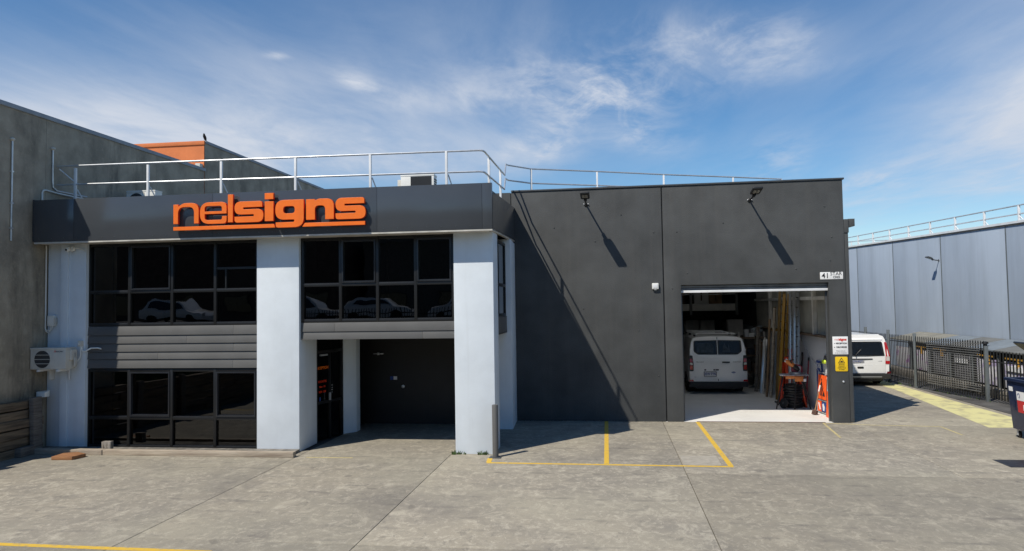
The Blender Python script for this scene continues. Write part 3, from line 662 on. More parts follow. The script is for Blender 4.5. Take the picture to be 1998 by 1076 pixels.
# ================================================================== the big letter sign
sg = thing('letter_sign', 'large orange raised lettering reading nelsigns with an underline on the dark fascia', 'sign', (-6.7, -.45, 4.85))
def sx_(u): return -8.854 + (u - 165) * .0026755
def sz_(v): return 4.995 + v * .002570
def glyph(name, outer, holes=()):
    cu_ = bpy.data.curves.new('glyph', 'CURVE'); cu_.dimensions = '2D'; cu_.fill_mode = 'BOTH'; cu_.extrude = .030; cu_.bevel_depth = .003; cu_.bevel_resolution = 1; cu_.offset = -.0045
    for ring in (outer, *holes):
        p = fillet(ring, 8); sp = cu_.splines.new('POLY'); sp.points.add(len(p) - 1); sp.use_cyclic_u = True
        for i, (u, v) in enumerate(p): sp.points[i].co = (sx_(u), sz_(v), 0, 1)
    tmp = bpy.data.objects.new('tmp', cu_); COL.objects.link(tmp)
    me = bpy.data.meshes.new_from_object(tmp.evaluated_get(bpy.context.evaluated_depsgraph_get()))
    bpy.data.objects.remove(tmp); bpy.data.curves.remove(cu_)
    xs = [v.co.x for v in me.vertices]; zs = [v.co.y for v in me.vertices]; cx_, cz_ = (min(xs) + max(xs)) / 2, min(zs)
    for v in me.vertices:
        x, z, d = v.co; v.co = (x - cx_, -d, z - cz_)
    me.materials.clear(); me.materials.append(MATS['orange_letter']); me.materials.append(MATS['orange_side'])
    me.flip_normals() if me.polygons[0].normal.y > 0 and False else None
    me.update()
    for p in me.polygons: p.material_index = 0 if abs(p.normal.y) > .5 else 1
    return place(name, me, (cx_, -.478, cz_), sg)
glyph('letter', [(165, 0), (165, 167), (208, 167), (208, 146), (250, 177, 40), (388, 177, 80), (388, 0), (346, 0), (346, 142, 50), (207, 142, 55), (207, 0)])
glyph('letter', [(630, 76), (630, 177, 85), (398, 177, 85), (398, -8, 85), (630, -8, 75), (630, 56), (590, 56), (588, 26, 34), (440, 26, 45), (440, 76)],
      [[(440, 99), (440, 143, 44), (588, 143, 44), (588, 99)]])
glyph('letter', [(640, 0), (684, 0), (684, 236), (640, 236)])
def bold_s(o): return [(935 + o, 122), (935 + o, 173, 55), (697 + o, 173, 75), (697 + o, 62, 60), (862 + o, 62, 14), (862 + o, 46, 14), (697 + o, 46), (697 + o, -5, 45), (945 + o, -5, 75), (945 + o, 107, 60), (772 + o, 107, 14), (772 + o, 122, 14)]
glyph('letter', bold_s(0))
glyph('letter', [(955, 0), (1030, 0), (1030, 166), (955, 166)])
glyph('letter_dot', [(955, 183), (1030, 183), (1030, 236), (955, 236)])
glyph('letter', [(1045, 173, 75), (1285, 173, 4), (1285, -58, 80), (1048, -58, 45), (1048, -13), (1203, -13, 20), (1206, 7, 10), (1045, 7, 75)], [[(1113, 60, 26), (1208, 60, 26), (1208, 119, 26), (1113, 119, 26)]])
glyph('letter', [(1303, 0), (1303, 171), (1377, 171), (1377, 158), (1405, 173, 25), (1535, 173, 75), (1535, 0), (1462, 0), (1462, 116, 34), (1378, 116, 34), (1378, 0)])
glyph('letter', bold_s(851))
glyph('underline', [(165, -24), (1032, -24), (1046, -56), (165, -56)])
glyph('underline', [(1294, -24), (1790, -24), (1790, -56), (1270, -56)])
st = B()
for u in (190, 365, 420, 610, 662, 720, 920, 992, 1080, 1260, 1340, 1500, 1580, 1760):
    st.tube([(sx_(u), -.45, sz_(60)), (sx_(u), -.395, sz_(60))], .008, 6)
st.build('standoff_pins', 'galvanised', sg)

# ================================================================== roof railings
def railing(name, label, posts, rails, group=None, m='white_metal', pr=.026, rr=.021, feet=()):
    t = thing(name, label, 'railing', posts[0][0], group)
    for p, q in posts: B().box(p[0] - pr, p[0] + pr, p[1] - pr, p[1] + pr, p[2], q).build('post', m, t, .004)
    for r in rails: B().tube(r, rr, 10).build('rail', 'galvanised' if m == 'white_metal' else m, t)
    for p, q in feet: B().tube([p, q], .015, 6).build('brace', m, t)
    return t
PX = [-11.88, -10.02, -8.20, -6.41, -4.66, -2.93]
railing('roof_railing', 'tubular white safety railing along the office roof above the orange letters', [((x, .3, 5.45), 6.51) for x in PX] + [((-2.1, .97, 5.45), 6.45), ((-2.1, 2.70, 5.45), 6.50)],
        [[(-12.35, .3, 6.565), (-11.9, .3, 6.565), (-2.2, .3, 6.50), (-2.13, .32, 6.495), (-2.1, .40, 6.49), (-2.1, 3.50, 6.53), (-2.12, 3.62, 6.56), (-2.15, 4.05, 6.93)],
         [(-12.35, .3, 6.125), (-2.2, .3, 6.035), (-2.13, .32, 6.03), (-2.1, .40, 6.03), (-2.1, 3.40, 6.14), (-2.12, 3.5, 6.16), (-2.15, 3.95, 6.52)]],
        feet=[((x + .03, .33, 6.0), (x + .16, .6, 5.46)) for x in PX] + [((-12.3, .3, 6.50), (-11.92, .3, 6.20))])
RP = [(-1.57, 5.07), (.27, 5.86), (2.24, 6.79), (4.41, 7.71), (6.02, 8.43)]
railing('roof_railing', 'thin white railing set back on the roof above the two floodlights', [((x, y, 5.95), 6.95) for x, y in RP],
        [[(-2.15, 4.05, 6.93), (-2.14, 4.40, 6.97)] + [(x, y, 6.97) for x, y in RP], [(-2.15, 3.95, 6.52), (-2.14, 4.45, 6.56)] + [(x, y, 6.56) for x, y in RP]])
ry = [8.6 + i * 2.2 for i in range(12)]
def bz(y): return 5.42 + .0306 * (y - 3.8)
railing('roof_railing', 'long pale railing on top of the blue warehouse wall', [((14.12, y, bz(y)), bz(y) + .55) for y in ry],
        [[(14.12, 6, bz(6) + .565), (14.12, 34, bz(34) + .53)], [(14.12, 6, bz(6) + .27), (14.12, 34, bz(34) + .26)]], rr=.024, pr=.032,
        feet=[((14.12, y, bz(y) + .22), (14.12, y - .28, bz(y) + .02)) for y in ry])
railing('roof_railing', 'far pale railing crossing the blue warehouse roof, beside the dark workshop corner', [((14.6 + i * 2.0, 35, 6.2), 7.0) for i in range(5)],
        [[(14.2, 35, 7.0), (24, 35, 7.15)], [(14.2, 35, 6.6), (24, 35, 6.75)]], rr=.02)

# ================================================================== floodlights, sensor, cameras, air conditioners
def floodlight(label, M0, w_=.118, m='black_plastic'):
    """base plate on the wall, straight arm out, knuckle, flat lamp head facing down; M0 maps local (x right, y out of wall, z up) to world"""
    t = thing('floodlight', label, 'floodlight', M0 @ Vector((0, 0, 0)))
    B().lathe([(.055, 0), (.055, .015), (.035, .03)], (0, 0, 0), 14, 'y', M0).build('base_plate', m, t)
    for s_ in (-1, 1): B().lathe([(.012, .0), (.012, .04), (.004, .045)], (s_ * .055, 0, .01), 8, 'y', M0).build('bolt', 'galvanised', t)
    B().tube([(0, .01, 0), (0, .30, .015), (0, .56, .045)], .022, 8, M0).build('arm', m, t)
    B().tube([(0, .53, .04), (0, .66, .06)], .045, 8, M0).build('knuckle', m, t)
    H = M0 @ Matrix.Translation((0, .64, .055)) @ Matrix.Rotation(R(9), 4, 'X')
    B().prism(fillet([(-w_ * .8, 0, .01), (w_ * .8, 0, .01), (w_, .06, .01), (w_, .50, .02), (-w_, .50, .02), (-w_, .06, .01)]), 0, .045, 'z', H).build('lamp_head', m, t, .005)
    g = B()
    for s_ in (-1, 1):
        for y in (.14, .26): g.box(s_ * .008, s_ * .072, y, y + .095, -.008, -.0005, H)
    g.build('lens', 'lens_glass', t)
    B().box(-w_ * .7, w_ * .7, .08, .40, .0455, .065, H).build('heat_sink', m, t, .008)
    return t
flip = Matrix.Rotation(math.pi, 4, 'Z')
floodlight('black floodlight on a straight arm on the dark wall left of the panel joint', Matrix.Translation((-.02, D, 5.80)) @ flip)
floodlight('black floodlight on a straight arm above the roller door', Matrix.Translation((4.24, D, 5.765)) @ flip)
floodlight('grey floodlight fixed to the blue warehouse wall', Matrix.Translation((14.0, 16.45, 4.70)) @ Matrix.Rotation(math.pi / 2, 4, 'Z') @ Matrix.Diagonal((1.1, .42, 1, 1)), .13, 'cap_metal')
t = thing('sensor_box', 'small white sensor box on the dark wall beside the panel joint', 'sensor', (1.76, D, 3.56))
B().box(1.675, 1.845, D - .075, D - .001, 3.485, 3.645).build('housing', 'white_plastic', t, .015)
B().box(1.70, 1.82, D - .082, D - .0755, 3.515, 3.615).build('cover', 'white_metal', t, .004)
B().box(1.73, 1.79, D - .06, D - .02, 3.462, 3.486).build('cable_gland', 'white_plastic', t, .004)

t = thing('security_camera', 'white dome security camera under the fascia at the left column', 'camera', (-11.66, -.04, 4.55))
B().lathe([(.02, 0), (.055, -.005), (.06, -.035), (.05, -.05)], (-11.64, -.037, 4.56), 16, 'y').build('mount', 'white_plastic', t)
B().lathe([(.0, -.055), (.03, -.05), (.05, -.03), (.056, 0), (.045, .035), (.02, .055)], (-11.69, -.135, 4.545), 16, 'y').build('dome', 'white_plastic', t)
B().lathe([(.0, -.03), (.018, -.026), (.028, -.012), (.03, .0)], (-11.70, -.172, 4.535), 14, 'y').build('lens', 'black_plastic', t)
B().tube([(-11.62, -.06, 4.57), (-11.52, -.045, 4.575), (-11.42, -.035, 4.545), (-11.345, -.02, 4.50)], .009, 6).build('cable', 'white_plastic', t)

def air_unit(name, label, x0, x1, y0, y1, z0, z1, fan=True, logo=False, back=False, brackets=False):
    t = thing(name, label, 'air conditioner', ((x0 + x1) / 2, (y0 + y1) / 2, z0))
    B().box(x0, x1, y0, y1, z0, z1).build('casing', 'cream_plastic' if brackets else 'white_plastic', t, .012)
    w_ = x1 - x0; h_ = z1 - z0
    B().box(x0 - .006, x1 + .006, y0 - .006, y1 + .004, z1 - .03, z1 + .008).build('lid', 'cream_plastic' if brackets else 'white_plastic', t, .005)
    fx, fz, fr = x0 + w_ * .34, z0 + h_ * .48, h_ * .41
    if fan:
        B().lathe([(fr, 0), (fr * .98, -.003), (.01, -.0035)], (fx, y0 - .001, fz), 28, 'y').build('fan_opening', 'dark_grey_plastic', t)
        g_ = B()
        for k in range(1, 8):
            r_ = fr * k / 7.5; g_.tube([(fx + r_ * math.cos(a * math.pi / 12), y0 - .012, fz + r_ * math.sin(a * math.pi / 12)) for a in range(25)], .0022, 4, caps=False)
        g_.build('fan_grille', 'dark_grey_plastic', t)
        for k in (-.5, 0, .5):
            B().box(fx - fr * 1.02, fx + fr * 1.02, y0 - .02, y0 - .014, fz + k * fr - .006, fz + k * fr + .006).build('grille_bar', 'cream_plastic', t)
        B().ring_prism(rrect(fx - fr * 1.25, fx + fr * 1.06, z0 + .02, z1 - .04, .03), rrect(fx - fr * 1.2, fx + fr * 1.02, z0 + .035, z1 - .055, .03), y0 - .006, y0 - .001).build('front_panel', 'cream_plastic', t)
    if back:
        B().box(x0 + w_ * .30, x1 - .06, y0 - .004, y0 - .001, z0 + .02, z1 - .04).build('coil', 'black_plastic', t)
        for k in range(7): B().box(x1 + .001, x1 + .012, y0 + .03, y1 - .03, z0 + .05 + k * h_ / 9, z0 + .075 + k * h_ / 9).build('louvre', 'dark_grey_plastic', t)
        B().box(x0 - .10, x0 - .001, y0 + .05, y0 + .25, z0 + .1, z1 - .1).build('valve_cover', 'cream_plastic', t, .01)
    if brackets:
        B().box(x1 + .001, x1 + .06, y0 + .10, y1 - .03, z0 + .20, z1 - .04).build('valve_cover', 'cream_plastic', t, .008)
        B().box(x1 + .061, x1 + .085, y0 + .17, y1 - .06, z0 + .05, z0 + .24).build('service_cover', 'cream_plastic', t, .006)
        B().box(x1 + .0605, x1 + .066, y0 + .19, y1 - .08, z0 + .27, z0 + .36).build('data_plate', 'ink_grey', t)
        for x in (x0 + .2, x0 + .68):
            B().box(x - .02, x + .02, y0 - .02, -.037 if x > -11.97 else .068, z0 - .05, z0 - .004).box(x - .02, x + .02, -.07, -.037 if x > -11.97 else .068, z0 - .26, z0 - .052).build('bracket', 'white_metal', t, .003)
        letters('logo_lettering', 'ELECTRIC', .042, (x0 + w_ * .83, y0 - .002, z1 - .075), 'ink', t)
        for a in (90, 210, 330):
            c_, s_ = math.cos(R(a)) * .018, math.sin(R(a)) * .018
            px, pz = x0 + w_ * .70 + c_, z1 - .073 + s_
            q = [(px + .017 * math.cos(R(a)), pz + .017 * math.sin(R(a))), (px + .010 * math.cos(R(a + 90)), pz + .010 * math.sin(R(a + 90))), (px - .017 * math.cos(R(a)), pz - .017 * math.sin(R(a))), (px + .010 * math.cos(R(a - 90)), pz + .010 * math.sin(R(a - 90)))]
            B().prism(ccw(q), y0 - .003, y0 - .0005, 'y').build('logo_mark', 'ink_red', t)
    return t
air_unit('air_conditioner', 'cream air conditioner bracketed to the pale left column', -12.38, -11.50, -.40, -.10, 1.835, 2.31, True, True, False, True)
air_unit('air_conditioner', 'white air conditioner on the roof behind the far left railing, its fan showing', -12.10, -11.28, 2.4, 2.7, 5.75, 6.30, True)
air_unit('air_conditioner', 'air conditioner on the roof showing its black coil side, right of the letters', -4.62, -3.76, 2.5, 2.8, 5.90, 6.44, False, back=True)
for c in ((-11.7, 2.4, 2.7, 5.45, 5.745), (-4.2, 2.5, 2.8, 5.45, 5.895)):
    tag(B().box(c[0] - .35, c[0] - .25, c[1], c[2], c[3], c[4]).box(c[0] + .25, c[0] + .35, c[1], c[2], c[3], c[4]).build('unit_stand', 'galvanised'),
        'steel stand under the roof air conditioner ' + ('at the far left' if c[0] < -8 else 'right of the letters'), 'stand')

# ---- conduits and boxes by the left column
t = thing('electrical_box', 'pale electrical box with a long conduit down the gap beside the left column', 'electrical box', (-12.22, .07, 2.76))
B().box(-12.30, -12.12, -.02, .069, 2.80, 3.04).build('housing', 'white_plastic', t, .012)
B().box(-12.125, -12.095, -.03, .05, 2.83, 2.99).build('switch', 'cream_plastic', t, .006)
B().tube([(-12.375, .02, 4.66), (-12.375, .02, 2.75), (-12.36, .02, 2.68), (-12.32, .02, 2.655), (-12.27, .02, 2.67), (-12.24, .02, 2.72), (-12.235, .02, 2.80)], .015, 8).build('conduit', 'white_plastic', t)
B().tube([(-12.34, .0, 2.70), (-12.28, .0, 2.70), (-12.20, .0, 2.73), (-12.17, .0, 2.80)], .012, 8).build('conduit', 'white_plastic', t)
t = thing('junction_box', 'small pale isolator box with a curved white cable at the edge of the left column', 'electrical box', (-11.43, -.05, 2.2))
B().box(-11.475, -11.385, -.075, -.001, 2.33, 2.46).build('housing', 'cream_plastic', t, .008)
B().box(-11.46, -11.42, -.095, -.0755, 2.37, 2.42).build('switch', 'white_plastic', t, .004)
B().tube([(-11.40, -.04, 2.33), (-11.395, -.04, 2.25), (-11.36, -.04, 2.215), (-11.31, -.035, 2.215), (-11.26, .0, 2.255), (-11.22, .03, 2.28), (-11.05, .03, 2.285), (-10.97, .04, 2.265)], .018, 8).build('cable', 'white_plastic', t)
B().tube([(-11.42, -.04, 2.33), (-11.42, -.045, 2.14), (-11.43, -.06, 2.06), (-11.47, -.09, 2.0), (-11.52, -.13, 1.96)], .014, 8).build('cable', 'white_plastic', t)
def wallpipe(label, pts, m='galvanised'):
    t = thing('wall_conduit', label, 'conduit', pts[-1])
    B().tube(pts, .020, 8).build('pipe', m, t)
    return t
t = wallpipe('long straight pipe down the raw concrete wall at the left edge of the picture', [(-12.375, -.97, 6.90), (-12.375, -.97, 4.69)])
B().lathe([(.03, 0), (.055, .03), (.045, .06), (.01, .075)], (-12.375, -.97, 6.89), 12).build('cap', 'cream_plastic', t)
for z in (6.2, 5.5, 4.95): B().box(-12.40, -12.35, -1.0, -.94, z, z + .03).build('saddle', 'galvanised', t)
t = wallpipe('bent pipe with a cowl on the raw concrete wall where the roof railing starts', [(-12.375, .18, 6.95), (-12.375, .18, 6.2), (-12.375, .20, 6.05), (-12.372, .30, 5.99), (-12.365, .42, 5.985), (-12.3, 1.2, 5.97)])
B().lathe([(.03, 0), (.06, .03), (.05, .06), (.01, .075)], (-12.375, .18, 6.93), 12).build('cap', 'cream_plastic', t)
wallpipe('pair of pale pipes looping over the left end of the fascia', [(-12.375, -.12, 5.70), (-12.375, -.12, 5.88), (-12.375, -.09, 5.935), (-12.37, -.02, 5.95), (-12.36, .3, 5.93), (-12.28, 1.1, 5.90)], 'white_plastic')

# ---- downpipe and rainwater head at the right corner of the workshop, pink fitting, roof flue pipe
t = thing('downpipe', 'dark square downpipe with rainwater head at the right corner of the workshop', 'downpipe', (6.62, 4.5, 0))
B().box(6.565, 6.665, D + .02, D + .14, .02, 4.85).build('pipe', 'dark_paint', t, .006)
B().box(6.565, 6.68, D + .0, D + .20, 4.852, 5.20).build('rainwater_head', 'dark_paint', t, .006)
B().prism([(6.682, 4.98), (6.84, 5.02), (6.84, 5.21), (6.682, 5.21)], D + .03, D + .18, 'y').build('overflow', 'dark_paint', t, .005)
t = thing('roof_ladder_stile', 'pale vertical stile with a rounded top beside the right roof corner', 'roof ladder', (6.7, 5.2, 5.2))
B().box(6.665, 6.715, 5.15, 5.20, 5.0, 6.20).build('stile', 'white_metal', t, .006)
B().tube([(6.58, 5.17, 6.22), (6.66, 5.17, 6.25), (6.72, 5.17, 6.23), (6.70, 5.17, 6.17)], .028, 8).build('hoop', 'galvanised', t)
B().box(6.56, 6.664, 5.15, 5.20, 5.55, 5.60).build('bracket', 'cap_metal', t)
t = thing('alarm_bell', 'faded pink round alarm sounder on the side of the workshop', 'alarm', (6.75, 5.0, 4.2))
B().lathe([(.04, -.14), (.045, 0.0), (.11, .01), (.115, .04), (.09, .075), (.03, .09)], (6.70, 5.0, 4.245), 18, 'x').build('bell', 'pink_conduit', t)

# ================================================================== signs by the roller door
t = thing('address_sign', 'white street number sign reading 41 STAR CRES above the roller door corner', 'sign', (6.215, D, 3.66))
B().prism(rrect(5.935, 6.495, 3.66, 3.845, .012), D - .014, D - .001, 'y').build('plate', 'sign_white', t, .002)
letters('lettering', '41', .19, (6.065, D - .016, 3.748), 'ink', t, bold=.001)
letters('lettering', 'STAR', .125, (6.325, D - .016, 3.797), 'ink', t, bold=.0005)
letters('lettering', 'CRES', .075, (6.335, D - .016, 3.708), 'ink', t, bold=.001)
t = thing('direction_sign', 'white sign pointing to reception and deliveries on the pier right of the roller door', 'sign', (6.37, D, 1.74))
B().box(6.185, 6.558, D - .014, D - .001, 1.735, 2.19).build('plate', 'sign_white', t, .002)
letters('lettering', 'nel', .085, (6.285, D - .016, 2.115), 'ink_red', t, bold=-.001, xscale=1.1)
letters('lettering', 'signs', .085, (6.43, D - .016, 2.115), 'ink_red', t, bold=.004, xscale=1.15)
B().prism([(6.215, 2.015), (6.24, 2.003), (6.24, 2.027)], D - .017, D - .0145, 'y').build('arrow', 'ink', t)
letters('lettering', 'RECEPTION', .052, (6.40, D - .016, 2.015), 'ink', t, bold=.0015)
B().prism([(6.215, 1.908), (6.243, 1.908), (6.229, 1.932)], D - .017, D - .0145, 'y').build('arrow', 'ink', t)
letters('lettering', 'DELIVERIES', .052, (6.40, D - .016, 1.918), 'ink', t, bold=.0015)
letters('lettering', 'Please call out', .038, (6.375, D - .016, 1.825), 'ink_grey', t)
letters('lettering', 'or go to reception', .038, (6.375, D - .016, 1.775), 'ink_grey', t)
t = thing('warning_sign', 'yellow warning sign with a black triangle below the white direction sign', 'sign', (6.39, D, 1.3))
B().prism(rrect(6.235, 6.535, 1.305, 1.675, .03), D - .014, D - .001, 'y').build('plate', 'sign_yellow', t, .002)
B().ring_prism([(6.30, 1.51), (6.47, 1.51), (6.385, 1.655)], [(6.322, 1.522), (6.448, 1.522), (6.385, 1.630)], D - .017, D - .0145).build('triangle', 'ink', t)
B().prism([(6.355, 1.535), (6.42, 1.535), (6.42, 1.555), (6.395, 1.575), (6.365, 1.57)], D - .017, D - .0145, 'y').build('pictogram', 'ink', t)
for i, s_ in enumerate(('BEWARE', 'FORKLIFT', 'OPERATING', 'IN AREA')): letters('lettering', s_, .036, (6.385, D - .016, 1.475 - i * .042), 'ink', t)
t = thing('door_lock', 'small brass lock keep on the pier below the yellow sign', 'lock', (6.42, D, 1.02))
B().lathe([(.025, 0), (.025, -.02), (.01, -.03)], (6.42, D, 1.04), 12, 'y').build('cylinder', 'galvanised', t)

# ================================================================== bollard, weeds, timber
t = thing('bollard', 'dark grey steel bollard in front of the right column', 'bollard', (-1.835, -.28, 0))
B().lathe([(.062, 0), (.062, 1.05), (.058, 1.06), (.02, 1.065)], (-1.835, -.28, .012), 24).build('tube', 'board_paint', t)
B().box(-1.955, -1.715, -.40, -.16, .001, .012).build('base_plate', 'cap_metal', t, .003)
b_ = B()
for (xa, xb, yy, n_) in ((-2.80, -2.72, -.06, 34), (-2.71, -2.60, -.03, 22), (-2.56, -2.50, -.025, 8), (-2.24, -2.02, -.035, 40), (-2.12, -2.06, -.04, 20), (-2.76, -2.74, .1, 12)):
    for i in range(n_):
        x = random.uniform(xa, xb); y = yy + random.uniform(-.04, .02); h = random.triangular(.012, .10, .03); a = random.uniform(0, 6.28); l_ = random.uniform(.3, 1.0) * h
        dx, dy = math.cos(a) * l_, math.sin(a) * l_ - .3 * l_; w_ = .007
        b_.add([(x - w_, y, 0), (x + w_, y, 0), (x + dx * .6 + w_, y + dy * .6, h * .7), (x + dx, y + dy, h), (x + dx * .6 - w_, y + dy * .6, h * .7)], [(0, 1, 2, 3, 4)])
tag(b_.build('weeds', 'weed', smooth=False), 'low green weeds growing at the foot of the right column', 'weeds', kind='stuff')
b_ = B()
for i in range(90):
    x = random.uniform(10.9, 11.5); y = random.uniform(8, 15); h = random.uniform(.03, .12); a = random.uniform(0, 6.28)
    b_.add([(11.05 + (14 - y) * .14 - .1 + random.uniform(-.05, .05), y, 0), (11.05 + (14 - y) * .14 - .08, y + .02, 0), (11.05 + (14 - y) * .14 - .1 + math.cos(a) * .05, y + math.sin(a) * .05, h)], [(0, 1, 2)])
tag(b_.build('weeds', 'weed', smooth=False), 'thin weeds along the foot of the palisade fence', 'weeds', kind='stuff')

kb = thing('timber_kerb', 'low timber sleeper kerb along the foot of the left window bay', 'kerb', (-9.2, -.53, 0))
for a, b in ((-12.52, -10.43), (-10.42, -6.06)):
    B().box(a, b, -.62 + random.uniform(-.01, .01), -.47, 0.001, .115).build('sleeper', 'timber_light', kb, .012)
struct(B().box(-12.3, -6.19, -.465, -.01, .001, .06).build('garden_bed', 'rubble'))
tag(B().box(-.10, .10, -.06, .06, 0, .20, Matrix.Translation((-10.46, -.40, .062)) @ Matrix.Rotation(R(8), 4, 'Z')).build('timber_block', 'timber_weathered', bevel=.008), 'weathered grey timber block standing before the left windows', 'timber block')
tag(B().prism(ccw([(-11.18, -1.16), (-10.72, -1.13), (-10.66, -.80), (-10.98, -.64), (-11.22, -.78)]), .002, .075).build('timber_offcut', 'timber_orange', bevel=.01), 'reddish timber offcut lying against the kerb', 'timber offcut')
# sleeper wall along the left boundary: each sleeper its own piece
tw = thing('sleeper_wall', 'rough brown timber sleeper wall at the foot of the concrete wall, far left', 'retaining wall', (-12.3, -1.5, 0))
for k in range(6):
    y = -.20 - random.uniform(0, .03)
    while y > -12.5:
        ln = random.choice((2.4, 2.1, 1.8)); z = k * .198
        B().box(-12.39 + random.uniform(-.0, .015), -12.19 + random.uniform(-.04, .03), y - ln + .008, y, z + .002, z + .192 - random.uniform(0, .02), Matrix.Translation((0, y, z)) @ Matrix.Rotation(R(random.uniform(-.9, .9)), 4, 'X') @ Matrix.Translation((0, -y, -z))).build('sleeper', 'timber_sleeper', tw, .016); y -= ln
for y in (-.50, -2.6, -4.7):
    B().box(-12.165, -12.05, y - .12, y + .12, 0, 1.24, Matrix.Translation((-12.1, y, 0)) @ Matrix.Rotation(R(2), 4, 'X') @ Matrix.Translation((12.1, -y, 0))).build('post', 'timber_grey', tw, .012)
B().box(-12.19, -12.04, -1.0, -.62, .001, .20).build('toe_board', 'timber_grey', tw, .01)
tag(B().prism(ccw([(-12.34, -.27), (-12.12, -.27), (-12.12, -.12), (-12.34, -.12)]), 1.2, [1.33, 1.30, 1.36, 1.31]).build('plastic_scrap', 'white_plastic', bevel=.02), 'scrap of white plastic on top of the sleeper wall', 'scrap')

# bird on the corner of the orange parapet
t = thing('bird', 'small dark bird perched on the corner of the orange parapet', 'bird', (-12.45, 6.65, 8.63))
me_ = bpy.data.meshes.new('bird_body')
me_.from_pydata([(0, .10, -.03), (0, .05, .055), (0, 0, .10), (0, -.03, .165), (0, -.035, .205), (0, -.065, .215)], [(0, 1), (1, 2), (2, 3), (3, 4), (4, 5)], [])
o_ = bpy.data.objects.new('body', me_); COL.objects.link(o_); o_.parent = t; WLOC[o_.name] = Vector((-12.45, 6.65, 8.66)); o_.location = (0, 0, .03)
md = o_.modifiers.new('skin', 'SKIN')
for v, r_ in zip(me_.skin_vertices[0].data, (.014, .038, .052, .036, .032, .009)): v.radius = (r_, r_)
me_.skin_vertices[0].data[2].use_root = True
o_.modifiers.new('sub', 'SUBSURF').levels = 2; o_.modifiers['sub'].render_levels = 2; me_.materials.append(MATS['feather'])
for s_ in (-1, 1): B().tube([(-12.45 + s_ * .02, 6.65, 8.63), (-12.45 + s_ * .018, 6.655, 8.71)], .005, 5).build('leg', 'feather', t)

